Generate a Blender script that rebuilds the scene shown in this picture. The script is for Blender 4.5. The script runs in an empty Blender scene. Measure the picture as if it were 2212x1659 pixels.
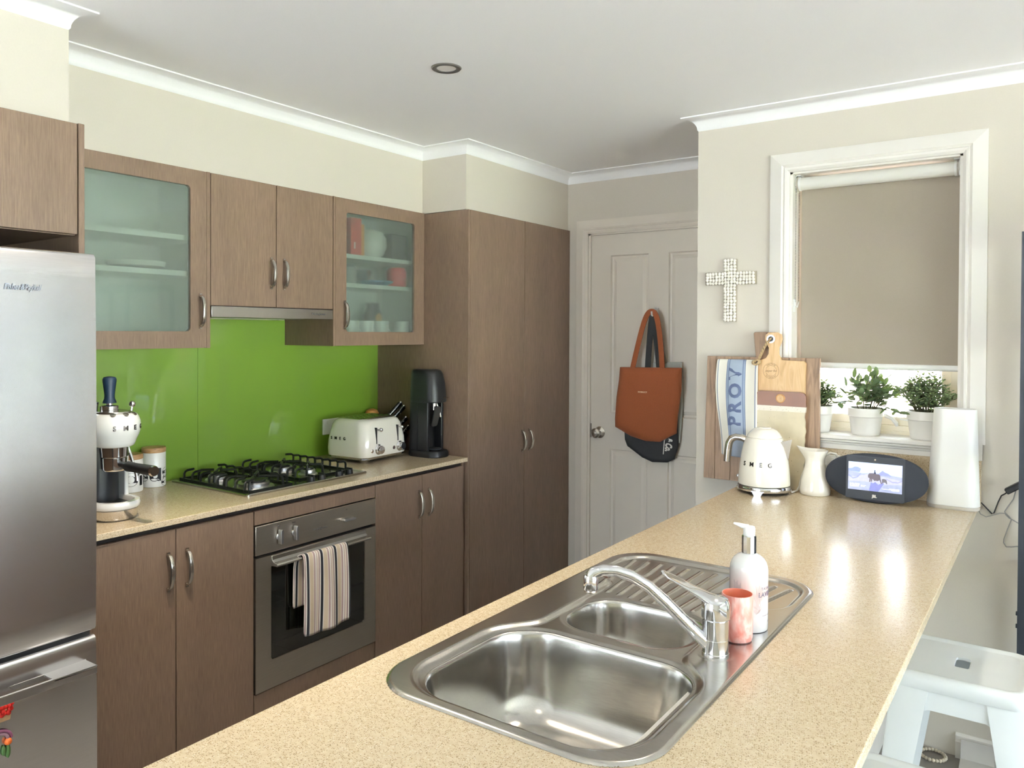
import bpy, bmesh, math, random
from mathutils import Vector, Matrix
random.seed(7)
S = bpy.context.scene
COL = S.collection
PI = math.pi

# ---------------------------------------------------------------- camera
cam_d = bpy.data.cameras.new('camera')
cam = bpy.data.objects.new('camera', cam_d)
COL.objects.link(cam)
_R = Vector((0.81614079, 0.57783656, 0.00437255))
_U = Vector((-0.01068286, 0.0075221, 0.99991464))
_B = Vector((0.57775434, -0.81611784, 0.01231204))
cam.matrix_world = Matrix(((_R.x, _U.x, _B.x, 0.0), (_R.y, _U.y, _B.y, 0.0), (_R.z, _U.z, _B.z, 1.5037), (0, 0, 0, 1)))
cam_d.sensor_fit = 'HORIZONTAL'
cam_d.sensor_width = 36.0
cam_d.lens = 1682.8783 / 2212 * 36.0
cam_d.shift_x = (1106 - 1092.123) / 2212
cam_d.shift_y = (738.354 - 829.5) / 2212
cam_d.clip_start = 0.02
S.camera = cam

# ---------------------------------------------------------------- world, sun, exposure
S.view_settings.view_transform = 'Standard'
S.view_settings.look = 'None'
S.view_settings.exposure = 1.06
S.view_settings.gamma = 1.0
S.view_settings.use_curve_mapping = False
w = bpy.data.worlds.new('world')
S.world = w
w.use_nodes = True
wn = w.node_tree
wn.nodes.clear()
sky = wn.nodes.new('ShaderNodeTexSky')
sky.sky_type = 'HOSEK_WILKIE'
sky.turbidity = 4.0
sky.ground_albedo = 0.4
sky.sun_direction = Vector((0.68, -0.24, 0.70)).normalized()
bgn = wn.nodes.new('ShaderNodeBackground')
bgn.inputs['Strength'].default_value = 11.0
mixw = wn.nodes.new('ShaderNodeMix')
mixw.data_type = 'RGBA'
mixw.inputs[0].default_value = 0.5
mixw.inputs[7].default_value = (0.80, 0.91, 1.0, 1)
wo = wn.nodes.new('ShaderNodeOutputWorld')
wn.links.new(sky.outputs[0], mixw.inputs[6])
wn.links.new(mixw.outputs[2], bgn.inputs[0])
wn.links.new(bgn.outputs[0], wo.inputs[0])
try:
    S.cycles.max_bounces = 10
    S.cycles.diffuse_bounces = 6
    S.cycles.glossy_bounces = 5
    S.cycles.transmission_bounces = 8
    S.cycles.transparent_max_bounces = 12
    S.cycles.sample_clamp_indirect = 6.0
    S.cycles.caustics_reflective = False
    S.cycles.caustics_refractive = True
    S.cycles.blur_glossy = 0.6
    S.cycles.use_denoising = True
except Exception:
    pass


def light(name, kind, loc, energy, color=(1, 1, 1), rot=None, **kw):
    d = bpy.data.lights.new(name, kind)
    d.energy = energy
    d.color = color
    for k, v in kw.items():
        setattr(d, k, v)
    o = bpy.data.objects.new(name, d)
    o.location = loc
    if rot:
        o.rotation_euler = rot
    COL.objects.link(o)
    return o


sun = light('sun', 'SUN', (0, 0, 6), 240.0, (0.98, 0.985, 1.0), angle=0.01)
sun.rotation_euler = Vector((0.68, -0.24, 0.70)).to_track_quat('Z', 'Y').to_euler()
# sky portals in the two big glazed openings (guide the sampling of the sky, add no light)
SLX0, SLX1, SLZ = 1.02, 3.85, 2.12          # sliding door in the window wall
RWY0, RWY1 = -1.8, 2.9                       # glazing in the wall on the right
RRX0, RRX1 = -2.8, -0.85                       # unseen rear glazing behind the camera, added for frontal light
for nm, loc, rot, sx, sy in (('portal', ((SLX0 + SLX1) / 2, 3.4, SLZ / 2), (-PI / 2, 0, 0), SLX1 - SLX0, SLZ),
                             ('portal', (4.2, (RWY0 + RWY1) / 2, 1.06), (0, PI / 2, 0), 2.12, RWY1 - RWY0),
                             ('portal', ((RRX0 + RRX1) / 2, -3.2, 1.06), (PI / 2, 0, 0), RRX1 - RRX0, 2.12)):
    p = light(nm, 'AREA', loc, 1.0, rot=rot, shape='RECTANGLE', size=sx, size_y=sy)
    p.data.cycles.is_portal = True
LAMPS = [(-0.70, 2.05, 18.0), (-0.70, 0.35, 3.5), (1.6, 1.2, 6.0), (1.6, -1.0, 8.0), (-1.73, 1.15, 72.0)]  # last lamp, over the aisle, is added to brighten the base cupboards
LAMP_COL = (1.0, 0.88, 0.70)


# ---------------------------------------------------------------- materials
def lin(c):
    return tuple(((v / 255.0) / 12.92 if v / 255.0 <= 0.04045 else ((v / 255.0 + 0.055) / 1.055) ** 2.4) for v in c)


MATS = {}


def nodes_of(name):
    m = bpy.data.materials.new(name)
    m.use_nodes = True
    nt = m.node_tree
    return m, nt, nt.nodes['Principled BSDF']


def N(nt, typ, **kw):
    n = nt.nodes.new(typ)
    for k, v in kw.items():
        setattr(n, k, v)
    return n


def noise(nt, scale, stretch=(1, 1, 1), detail=2.0, coord='Object', rough=0.5):
    tc = N(nt, 'ShaderNodeTexCoord')
    mp = N(nt, 'ShaderNodeMapping')
    mp.inputs['Scale'].default_value = stretch
    nz = N(nt, 'ShaderNodeTexNoise')
    nz.inputs['Scale'].default_value = scale
    nz.inputs['Detail'].default_value = detail
    nz.inputs['Roughness'].default_value = rough
    nt.links.new(tc.outputs[coord], mp.inputs[0])
    nt.links.new(mp.outputs[0], nz.inputs['Vector'])
    return nz


def ramp(nt, fac, stops, interp='LINEAR'):
    r = N(nt, 'ShaderNodeValToRGB')
    r.color_ramp.interpolation = interp
    el = r.color_ramp.elements
    while len(el) < len(stops):
        el.new(0.5)
    for e, (p, c) in zip(el, stops):
        e.position = p
        e.color = (*c, 1) if len(c) == 3 else c
    nt.links.new(fac, r.inputs[0])
    return r


def mat(name, rgb, rough=0.5, metal=0.0, var=0.04, scale=12.0, stretch=(1, 1, 1), bump=0.0, bscale=None, coat=0.0, spec=None,
        aniso=0.0, sheen=0.0, emit=0.0, trans=0.0, ior=None, sss=0.0, coat_rough=0.03, detail=2.0):
    if name in MATS:
        return MATS[name]
    m, nt, b = nodes_of(name)
    c = lin(rgb)
    nz = noise(nt, scale, stretch, detail)
    r = ramp(nt, nz.outputs['Fac'], [(0.3, tuple(v * (1 - var) for v in c)), (0.7, tuple(min(1, v * (1 + var)) for v in c))])
    nt.links.new(r.outputs[0], b.inputs['Base Color'])
    b.inputs['Roughness'].default_value = rough
    b.inputs['Metallic'].default_value = metal
    b.inputs['Coat Weight'].default_value = coat
    b.inputs['Coat Roughness'].default_value = coat_rough
    if spec is not None:
        b.inputs['Specular IOR Level'].default_value = spec
    if ior:
        b.inputs['IOR'].default_value = ior
    if aniso:
        b.inputs['Anisotropic'].default_value = aniso
    if sheen:
        b.inputs['Sheen Weight'].default_value = sheen
    if trans:
        b.inputs['Transmission Weight'].default_value = trans
    if emit:
        nt.links.new(r.outputs[0], b.inputs['Emission Color'])
        b.inputs['Emission Strength'].default_value = emit
    if bump:
        n2 = noise(nt, bscale or scale, stretch, detail)
        bp = N(nt, 'ShaderNodeBump')
        bp.inputs['Strength'].default_value = bump
        bp.inputs['Distance'].default_value = 0.002
        nt.links.new(n2.outputs['Fac'], bp.inputs['Height'])
        nt.links.new(bp.outputs[0], b.inputs['Normal'])
    MATS[name] = m
    return m


def wood_laminate():
    m, nt, b = nodes_of('walnut_laminate')
    nz = noise(nt, 50, (9, 9, 0.35), 4.0, rough=0.6)
    n2 = noise(nt, 3.0, (2.5, 2.5, 0.3), 2.0)
    r = ramp(nt, nz.outputs['Fac'], [(0.3, lin((109, 89, 74))), (0.5, lin((122, 102, 87))), (0.72, lin((135, 114, 97)))])
    mx = N(nt, 'ShaderNodeMix', data_type='RGBA', blend_type='MULTIPLY')
    mx.inputs[0].default_value = 1.0
    r2 = ramp(nt, n2.outputs['Fac'], [(0.3, (0.9, 0.9, 0.9)), (0.7, (1.06, 1.05, 1.04))])
    nt.links.new(r.outputs[0], mx.inputs[6])
    nt.links.new(r2.outputs[0], mx.inputs[7])
    nt.links.new(mx.outputs[2], b.inputs['Base Color'])
    b.inputs['Roughness'].default_value = 0.38
    b.inputs['Specular IOR Level'].default_value = 0.4
    bp = N(nt, 'ShaderNodeBump')
    bp.inputs['Strength'].default_value = 0.12
    bp.inputs['Distance'].default_value = 0.001
    nt.links.new(nz.outputs['Fac'], bp.inputs['Height'])
    nt.links.new(bp.outputs[0], b.inputs['Normal'])
    return m


def stone():
    m, nt, b = nodes_of('speckled_stone')
    tc = N(nt, 'ShaderNodeTexCoord')
    base = noise(nt, 90, detail=3)
    r0 = ramp(nt, base.outputs['Fac'], [(0.35, lin((198, 179, 150))), (0.65, lin((208, 191, 164)))])
    last = r0.outputs[0]
    for sc, col, th, st, pk in ((300, (156, 133, 102), 0.40, (1, 1.7, 1), .66), (340, (98, 78, 56), 0.27, (1.8, 1, 1), .72), (320, (214, 204, 184), 0.40, (1, 1, 1), .88)):
        mp = N(nt, 'ShaderNodeMapping')
        mp.inputs['Scale'].default_value = st
        mp.inputs['Rotation'].default_value = (0.2, 0.1, sc * 0.01)
        vo = N(nt, 'ShaderNodeTexVoronoi')
        vo.inputs['Scale'].default_value = sc
        nt.links.new(tc.outputs['Object'], mp.inputs[0])
        nt.links.new(mp.outputs[0], vo.inputs['Vector'])
        sep = N(nt, 'ShaderNodeSeparateColor')
        nt.links.new(vo.outputs['Color'], sep.inputs[0])
        pick = N(nt, 'ShaderNodeMath', operation='GREATER_THAN')
        pick.inputs[1].default_value = pk
        nt.links.new(sep.outputs[0], pick.inputs[0])
        near = N(nt, 'ShaderNodeMath', operation='LESS_THAN')
        near.inputs[1].default_value = th
        nt.links.new(vo.outputs['Distance'], near.inputs[0])
        mul = N(nt, 'ShaderNodeMath', operation='MULTIPLY')
        nt.links.new(pick.outputs[0], mul.inputs[0])
        nt.links.new(near.outputs[0], mul.inputs[1])
        mx = N(nt, 'ShaderNodeMix', data_type='RGBA')
        mx.inputs[7].default_value = (*lin(col), 1)
        nt.links.new(mul.outputs[0], mx.inputs[0])
        nt.links.new(last, mx.inputs[6])
        last = mx.outputs[2]
    nt.links.new(last, b.inputs['Base Color'])
    b.inputs['Roughness'].default_value = 0.2
    b.inputs['Specular IOR Level'].default_value = 0.42
    return m


def steel(name, rgb, rough, stretch, aniso=0.0, axis='Z'):
    m, nt, b = nodes_of(name)
    nz = noise(nt, 40, stretch, 3.0)
    c = lin(rgb)
    r = ramp(nt, nz.outputs['Fac'], [(0.3, tuple(v * 0.93 for v in c)), (0.7, tuple(min(1, v * 1.05) for v in c))])
    nt.links.new(r.outputs[0], b.inputs['Base Color'])
    b.inputs['Metallic'].default_value = 1.0
    b.inputs['Roughness'].default_value = rough
    if aniso:
        b.inputs['Anisotropic'].default_value = aniso
        b.inputs['Anisotropic Rotation'].default_value = 0.25
        tg = N(nt, 'ShaderNodeTangent', direction_type='RADIAL', axis=axis)
        nt.links.new(tg.outputs[0], b.inputs['Tangent'])
    return m


def board_wood(name, cols, st, scale=9.0, rough=0.5):
    m, nt, b = nodes_of(name)
    tc = N(nt, 'ShaderNodeTexCoord')
    mp = N(nt, 'ShaderNodeMapping')
    mp.inputs['Scale'].default_value = st
    nz = N(nt, 'ShaderNodeTexNoise')
    nz.inputs['Scale'].default_value = scale
    nz.inputs['Detail'].default_value = 5
    nz.inputs['Distortion'].default_value = 0.8
    nt.links.new(tc.outputs['Object'], mp.inputs[0])
    nt.links.new(mp.outputs[0], nz.inputs['Vector'])
    k = len(cols) - 1
    r = ramp(nt, nz.outputs['Fac'], [(0.28 + 0.44 * i / k, lin(c)) for i, c in enumerate(cols)])
    nt.links.new(r.outputs[0], b.inputs['Base Color'])
    b.inputs['Roughness'].default_value = rough
    return m


def stripes(name, axis, stops, period, rough=0.9, offset=0.0, weave=900.0, bump=0.35):
    """flat woven colour bands across one object axis"""
    m, nt, b = nodes_of(name)
    tc = N(nt, 'ShaderNodeTexCoord')
    sp = N(nt, 'ShaderNodeSeparateXYZ')
    nt.links.new(tc.outputs['UV'], sp.inputs[0])
    md = N(nt, 'ShaderNodeMath', operation='MULTIPLY_ADD')
    md.inputs[1].default_value = 1.0 / period
    md.inputs[2].default_value = offset
    nt.links.new(sp.outputs[axis], md.inputs[0])
    fr = N(nt, 'ShaderNodeMath', operation='FRACT')
    nt.links.new(md.outputs[0], fr.inputs[0])
    r = ramp(nt, fr.outputs[0], [(p, lin(c)) for p, c in stops], 'CONSTANT')
    nt.links.new(r.outputs[0], b.inputs['Base Color'])
    b.inputs['Roughness'].default_value = rough
    b.inputs['Sheen Weight'].default_value = 0.2
    ck = N(nt, 'ShaderNodeTexChecker')
    ck.inputs['Scale'].default_value = weave
    nt.links.new(tc.outputs['UV'], ck.inputs[0])
    bp = N(nt, 'ShaderNodeBump')
    bp.inputs['Strength'].default_value = bump
    bp.inputs['Distance'].default_value = 0.001
    nt.links.new(ck.outputs['Fac'], bp.inputs['Height'])
    nt.links.new(bp.outputs[0], b.inputs['Normal'])
    return m


def clear_glass(name, tint=(1, 1, 1), refl=1.0):
    m = bpy.data.materials.new(name)
    m.use_nodes = True
    nt = m.node_tree
    nt.nodes.clear()
    o = N(nt, 'ShaderNodeOutputMaterial')
    tr = N(nt, 'ShaderNodeBsdfTransparent')
    tr.inputs[0].default_value = (*tint, 1)
    gl = N(nt, 'ShaderNodeBsdfGlossy')
    gl.inputs['Roughness'].default_value = 0.02
    fr = N(nt, 'ShaderNodeFresnel')
    fr.inputs[0].default_value = 1.45
    mx = N(nt, 'ShaderNodeMixShader')
    nt.links.new(fr.outputs[0], mx.inputs[0])
    nt.links.new(tr.outputs[0], mx.inputs[1])
    nt.links.new(gl.outputs[0], mx.inputs[2])
    nt.links.new(mx.outputs[0], o.inputs[0])
    return m


def frosted_glass():
    m, nt, b = nodes_of('frosted_glass')
    nz = noise(nt, 260, detail=1)
    r = ramp(nt, nz.outputs['Fac'], [(0.3, lin((208, 221, 212))), (0.7, lin((216, 228, 219)))])
    nt.links.new(r.outputs[0], b.inputs['Base Color'])
    b.inputs['Transmission Weight'].default_value = 0.88
    b.inputs['Roughness'].default_value = 0.17
    b.inputs['IOR'].default_value = 1.3
    b.inputs['Coat Weight'].default_value = 1.0
    b.inputs['Coat Roughness'].default_value = 0.02
    return m


WOOD = wood_laminate()
STONE = stone()
FROST = frosted_glass()
WALL = mat('cream_wall_paint', (210, 203, 192), 0.75, var=0.012, scale=220, bump=0.05, bscale=500)
CEIL = mat('white_ceiling_paint', (249, 249, 251), 0.85, var=0.01, scale=200, bump=0.03, bscale=400)
TRIM = mat('white_gloss_paint', (232, 228, 222), 0.4, var=0.01)
DOORP = mat('warm_grey_door_paint', (222, 214, 203), 0.45, var=0.01, bump=0.03, bscale=160)
MELA = mat('white_melamine', (240, 241, 236), 0.5, var=0.01)
FRIDGE = steel('brushed_fridge_steel', (228, 228, 231), 0.22, (0.4, 0.4, 30), 0.6)
STEEL = steel('satin_steel', (196, 194, 190), 0.26, (1, 20, 1))
SINKST = steel('sink_steel', (196, 193, 188), 0.2, (1, 14, 14))
OVENST = steel('oven_grey_steel', (186, 179, 168), 0.36, (1, 0.3, 20))
CHROME = mat('chrome', (225, 225, 228), 0.10, 1.0, var=0.01)
NICKEL = mat('satin_nickel', (205, 200, 192), 0.24, 1.0, var=0.02)
ALU = mat('brushed_aluminium', (200, 200, 202), 0.32, 1.0, var=0.02, scale=60, stretch=(1, 8, 1))
BLACK = mat('black_plastic', (22, 23, 26), 0.42, var=0.1)
GLOSSBLACK = mat('gloss_black', (14, 15, 17), 0.15, var=0.1, coat=0.5)
IRON = mat('black_enamelled_iron', (20, 24, 22), 0.32, var=0.15, bump=0.1, bscale=300)
GAPSHADE = mat('painted_gap_shade', (38, 30, 26), 0.8, var=0.05)
ENAMEL = mat('cream_white_enamel', (238, 233, 222), 0.16, var=0.008, coat=0.6)
WHITEEN = mat('gloss_white_enamel', (236, 236, 234), 0.15, var=0.008, coat=0.6)
CERAMIC = mat('white_ceramic', (236, 234, 229), 0.3, var=0.012, coat=0.3)
STOOLW = mat('white_powdercoat', (226, 230, 232), 0.35, var=0.012)
WHITEPL = mat('white_plastic', (235, 235, 233), 0.38, var=0.01)
GREEN = mat('green_back_painted_glass', (110, 144, 40), 0.5, var=0.02, scale=4, coat=1.0, coat_rough=0.03)
BLINDF = mat('taupe_blind_fabric', (159, 149, 136), 0.85, var=0.03, scale=700, bump=0.1, bscale=900)
CREAMAL = mat('cream_aluminium', (240, 232, 212), 0.4, var=0.01)
TILE = mat('taupe_floor_tile', (132, 128, 123), 0.4, var=0.08, scale=7, detail=5)
GROUT = mat('grey_grout', (120, 118, 116), 0.9, var=0.05)
INK = mat('black_print', (24, 24, 28), 0.5, var=0.05)
GREYINK = mat('grey_print', (92, 88, 86), 0.5, var=0.05)
PANE = clear_glass('window_glass')
OVENGL = mat('black_oven_glass', (18, 19, 16), 0.05, var=0.1, coat=1.0)
CORK = board_wood('pale_lid_wood', [(150, 110, 72), (182, 142, 100), (196, 158, 116)], (4, 4, 30), 8)
DARKCHR = mat('dark_chrome_letters', (92, 86, 84), .25, .9, var=.05)
NAVY = mat('navy_rubber', (22, 44, 66), 0.45, var=0.05)


# ---------------------------------------------------------------- mesh helpers
class MB:
    def __init__(self):
        self.v = []
        self.f = []
        self.uv = None

    def add(self, vs, fs, M=None):
        o = len(self.v)
        for p in vs:
            p = Vector(p)
            self.v.append(M @ p if M else p)
        self.f += [[i + o for i in f] for f in fs]
        return self

    def box(self, x0, x1, y0, y1, z0, z1, M=None):
        vs = [(x, y, z) for z in (z0, z1) for y in (y0, y1) for x in (x0, x1)]
        fs = [(0, 2, 3, 1), (4, 5, 7, 6), (0, 1, 5, 4), (2, 6, 7, 3), (0, 4, 6, 2), (1, 3, 7, 5)]
        return self.add(vs, fs, M)

    def lathe(self, prof, c=(0, 0, 0), n=32, M=None, cap=True):
        vs, fs = [], []
        for r, z in prof:
            for k in range(n):
                a = 2 * PI * k / n
                vs.append((c[0] + r * math.cos(a), c[1] + r * math.sin(a), c[2] + z))
        for i in range(len(prof) - 1):
            for k in range(n):
                a, b = i * n + k, i * n + (k + 1) % n
                fs.append((a, b, b + n, a + n))
        if cap:
            fs.append(tuple(reversed(range(n))))
            fs.append(tuple(range((len(prof) - 1) * n, len(prof) * n)))
        return self.add(vs, fs, M)

    def loft(self, loops, close=True, caps=True, M=None):
        n = len(loops[0])
        vs = [p for l in loops for p in l]
        fs = []
        for i in range(len(loops) - 1):
            for k in range(n if close else n - 1):
                a, b = i * n + k, i * n + (k + 1) % n
                fs.append((a, b, b + n, a + n))
        if caps:
            fs.append(tuple(reversed(range(n))))
            fs.append(tuple(range((len(loops) - 1) * n, len(loops) * n)))
        return self.add(vs, fs, M)

    def tube(self, pts, r, n=8, M=None, closed=False, flat=1.0):
        pts = [Vector(p) for p in pts]
        m = len(pts)
        rs = r if isinstance(r, (list, tuple)) else [r] * m
        loops = []
        t0 = None
        u = None
        for i, p in enumerate(pts):
            if closed:
                t = (pts[(i + 1) % m] - pts[i - 1]).normalized()
            else:
                t = (pts[min(i + 1, m - 1)] - pts[max(i - 1, 0)]).normalized()
            if u is None:
                u = t.orthogonal().normalized()
                if abs(t.z) < 0.9:
                    u = (Vector((0, 0, 1)) - t * t.z).normalized()
            else:
                u = (u - t * u.dot(t)).normalized()
            v = t.cross(u)
            loops.append([p + u * (rs[i] * math.cos(2 * PI * k / n)) + v * (rs[i] * flat * math.sin(2 * PI * k / n)) for k in range(n)])
        if closed:
            loops.append(loops[0])
            return self.loft(loops, True, False, M)
        return self.loft(loops, True, True, M)

    def prism(self, poly, axis, a, b, M=None):
        """poly in the two other axes (cyclic order), extruded along axis from a to b"""
        def P(p, t):
            if axis == 'x':
                return (t, p[0], p[1])
            if axis == 'y':
                return (p[0], t, p[1])
            return (p[0], p[1], t)
        n = len(poly)
        vs = [P(p, a) for p in poly] + [P(p, b) for p in poly]
        fs = [tuple(range(n - 1, -1, -1)), tuple(range(n, 2 * n))]
        fs += [(i, (i + 1) % n, n + (i + 1) % n, n + i) for i in range(n)]
        return self.add(vs, fs, M)

    def sphere(self, c, r, n=16, m=10, sc=(1, 1, 1), M=None):
        prof = []
        vs, fs = [], []
        for i in range(m + 1):
            th = PI * i / m
            for k in range(n):
                a = 2 * PI * k / n
                vs.append((c[0] + r * sc[0] * math.sin(th) * math.cos(a), c[1] + r * sc[1] * math.sin(th) * math.sin(a), c[2] - r * sc[2] * math.cos(th)))
        for i in range(m):
            for k in range(n):
                a, b = i * n + k, i * n + (k + 1) % n
                fs.append((a, b, b + n, a + n))
        return self.add(vs, fs, M)

    def build(self, name, m, parent=None, smooth=True, bevel=0.0, seg=2, local=False, angle=35, merge=True, wn=False):
        me = bpy.data.meshes.new(name)
        off = Vector((0, 0, 0))
        if parent is not None and not local:
            off = ORG.get(parent.name, off)
        me.from_pydata([tuple(p - off) for p in self.v], [], self.f)
        if merge:
            bm = bmesh.new()
            bm.from_mesh(me)
            bmesh.ops.remove_doubles(bm, verts=bm.verts, dist=1e-6)
            bmesh.ops.dissolve_degenerate(bm, edges=bm.edges, dist=1e-7)
            bmesh.ops.recalc_face_normals(bm, faces=bm.faces)
            bm.to_mesh(me)
            bm.free()
        if smooth:
            me.polygons.foreach_set('use_smooth', [True] * len(me.polygons))
            me.set_sharp_from_angle(angle=math.radians(angle))
        me.materials.append(m)
        o = bpy.data.objects.new(name, me)
        COL.objects.link(o)
        if parent is not None:
            o.parent = parent
            ORG[o.name] = off
        if bevel:
            bv = o.modifiers.new('bevel', 'BEVEL')
            bv.width = bevel
            bv.segments = seg
            bv.limit_method = 'ANGLE'
            bv.angle_limit = math.radians(40)
            if smooth:
                bv.harden_normals = False
        return o


ORG = {}


def thing(name, label, cat, loc=(0, 0, 0), rotz=0.0, group=None):
    o = bpy.data.objects.new(name, None)
    o.empty_display_size = 0.05
    o.location = loc
    o.rotation_euler = (0, 0, rotz)
    o['label'] = label
    o['category'] = cat
    if group:
        o['group'] = group
    COL.objects.link(o)
    ORG[o.name] = Vector(loc)
    return o


def tag(o, label, cat, group=None):
    o['label'] = label
    o['category'] = cat
    if group:
        o['group'] = group
    return o


def struct(o):
    o['kind'] = 'structure'
    return o


def group_empty(name, loc):
    o = bpy.data.objects.new(name, None)
    o.location = loc
    o['kind'] = 'structure'
    COL.objects.link(o)
    ORG[o.name] = Vector(loc)
    return o


def rr(cx, cy, hx, hy, r, n=6):
    """rounded rectangle, ccw"""
    pts = []
    for sx, sy, a0 in ((1, -1, -PI / 2), (1, 1, 0), (-1, 1, PI / 2), (-1, -1, PI)):
        for k in range(n + 1):
            a = a0 + PI / 2 * k / n
            pts.append((cx + sx * (hx - r) + r * math.cos(a), cy + sy * (hy - r) + r * math.sin(a)))
    return pts


FACE_X = Matrix(((0, 0, 1, 0), (1, 0, 0, 0), (0, 1, 0, 0), (0, 0, 0, 1)))       # reads from +x, right is +y
FACE_NY = Matrix(((1, 0, 0, 0), (0, 0, -1, 0), (0, 1, 0, 0), (0, 0, 0, 1)))     # reads from -y, right is +x


def text_mesh(s, size, depth=0.0004, spacing=1.0, bold=0.0, shear=0.0, sx=1.0, res=3):
    cu = bpy.data.curves.new('lettering', 'FONT')
    cu.body = s
    cu.size = size
    cu.align_x = 'CENTER'
    cu.align_y = 'CENTER'
    cu.extrude = depth
    cu.space_character = spacing
    cu.offset = bold
    cu.shear = shear
    cu.resolution_u = res
    o = bpy.data.objects.new('lettering', cu)
    COL.objects.link(o)
    dg = bpy.context.evaluated_depsgraph_get()
    me = bpy.data.meshes.new_from_object(o.evaluated_get(dg))
    vs = [Vector((v.co.x * sx, v.co.y, v.co.z)) for v in me.vertices]
    fs = [list(p.vertices) for p in me.polygons]
    bpy.data.objects.remove(o)
    bpy.data.meshes.remove(me)
    return vs, fs


def text(name, s, size, m, parent, M, local=False, fn=None, **kw):
    vs, fs = text_mesh(s, size, **kw)
    if fn:
        vs = [fn(v) for v in vs]
        M = None
    b = MB().add(vs, fs, M)
    return b.build(name, m, parent, smooth=False, local=local, merge=False)


def frame_opening(b, y0, y1, z0, z1, iy0, iy1, iz0, iz1, r, x0, x1, n=5):
    """flat board in the y-z plane with a rounded opening, x0 back and x1 front"""
    inner = rr((iy0 + iy1) / 2, (iz0 + iz1) / 2, (iy1 - iy0) / 2, (iz1 - iz0) / 2, r, n)
    out = [(y1, z0), (y1, z1), (y0, z1), (y0, z0)]
    k = n + 1
    vs = [(x1, *p) for p in inner] + [(x0, *p) for p in inner] + [(x1, *p) for p in out] + [(x0, *p) for p in out]
    m = len(inner)
    F, K, OF, OB = 0, m, 2 * m, 2 * m + 4
    fs = []
    for c in range(4):
        for i in range(n):
            fs.append((OF + c, F + c * k + i + 1, F + c * k + i))
            fs.append((OB + c, K + c * k + i, K + c * k + i + 1))
        a, bb = c * k + n, ((c + 1) % 4) * k
        fs.append((OF + c, OF + (c + 1) % 4, F + bb, F + a))
        fs.append((OB + c, K + a, K + bb, OB + (c + 1) % 4))
        fs.append((OF + c, OB + c, OB + (c + 1) % 4, OF + (c + 1) % 4))
    for i in range(m):
        j = (i + 1) % m
        fs.append((F + i, F + j, K + j, K + i))
    return b.add(vs, fs)


def copy_tree(o, parent=None):
    c = o.copy()
    COL.objects.link(c)
    if parent is not None:
        c.parent = parent
    ORG[c.name] = ORG.get(o.name, Vector((0, 0, 0)))
    for ch in list(o.children):
        copy_tree(ch, c)
    return c


# ---------------------------------------------------------------- key planes
XW, XU, XF, XB, XP = -2.918, -2.589, -2.320, -2.309, -2.310
YW, YD, ZC = 3.186, 3.907, 2.415
XN = -1.2547                                    # left end of the window wall (nib)
ZB = 0.90                                       # worktop height
RX, RY = 4.0, -3.0                              # right and rear walls

# ================================================================= SETTING
fl = struct(MB().box(XW - .15, RX + .15, RY - .15, YD + .15, -0.12, -0.006).build('floor', GROUT, None, smooth=False))
TS = 0.45
tile_me = None
y = RY
while y < YD - 0.02:
    x = XW
    while x < RX - 0.02:
        x1, y1 = min(x + TS, RX), min(y + TS, YD)
        t = MB().box(x + .0015, x1 - .0015, y + .0015, y1 - .0015, -0.006, 0.0).build('tile', TILE, fl, smooth=False, merge=False)
        x += TS
    y += TS

struct(MB().box(XW - .15, RX + .15, RY - .15, YD + .15, ZC, ZC + .12).build('ceiling', CEIL, None, smooth=False))

wl = struct(MB().box(XW - .15, XW, RY - .15, YD + .15, 0, ZC).build('wall_left', WALL, None, smooth=False))
XBU, XBP, XBF = -2.604, -2.326, -2.310
MB().box(XW, XBU, 1.10, 2.952, 2.097, ZC).build('bulkhead', WALL, wl, smooth=False)
MB().box(XW, XBP, 2.952, YD, 2.095, ZC).build('bulkhead', WALL, wl, smooth=False)
MB().box(XW, XBF, -0.4, 1.10, 2.097, ZC).build('bulkhead', WALL, wl, smooth=False)

# door wall with its opening
DX0, DX1, DZ1 = -2.187, -1.336, 2.066
b = MB()
b.box(XW, DX0, YD, YD + .12, 0, ZC)
b.box(DX1, XN + .12, YD, YD + .12, 0, ZC)
b.box(DX0, DX1, YD, YD + .12, DZ1, ZC)
b.box(XN, XN + .12, YW + .2, YD + .001, 0, ZC)
struct(b.build('wall_back', WALL, None, smooth=False))

# window wall (with kitchen window and sliding door openings)
WX0, WX1, WZ0, WZ1 = -0.872, -0.277, 1.10, 2.145
b = MB()
T = YW + .2
b.box(XN, WX0, YW, T, 0, ZC)
b.box(WX0, WX1, YW, T, 0, WZ0)
b.box(WX0, WX1, YW, T, WZ1, ZC)
b.box(WX1, SLX0, YW, T, 0, ZC)
b.box(SLX0, SLX1, YW, T, SLZ, ZC)
b.box(SLX1, RX + .15, YW, T, 0, ZC)
struct(b.build('wall_window', WALL, None, smooth=False))
b = MB()
b.box(RX, RX + .15, RY - .15, RWY0, 0, ZC)
b.box(RX, RX + .15, RWY0, RWY1, 2.12, ZC)
b.box(RX, RX + .15, RWY1, YW, 0, ZC)
struct(b.build('wall_right', WALL, None, smooth=False))
b = MB()
b.box(XW - .15, RRX0, RY - .15, RY, 0, ZC)
b.box(RRX0, RRX1, RY - .15, RY, 2.12, ZC)
b.box(RRX1, RX + .15, RY - .15, RY, 0, ZC)
struct(b.build('wall_rear', WALL, None, smooth=False))

# cove cornice, swept along the wall heads
COVE = [(0, 0.055), (0, 0)] + [(0.004 + 0.046 * (1 - math.cos(a)), 0.006 + 0.044 * math.sin(a)) for a in [PI / 2 * i / 8 for i in range(9)]] + [(0.058, 0.050), (0.058, 0.055)]


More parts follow.
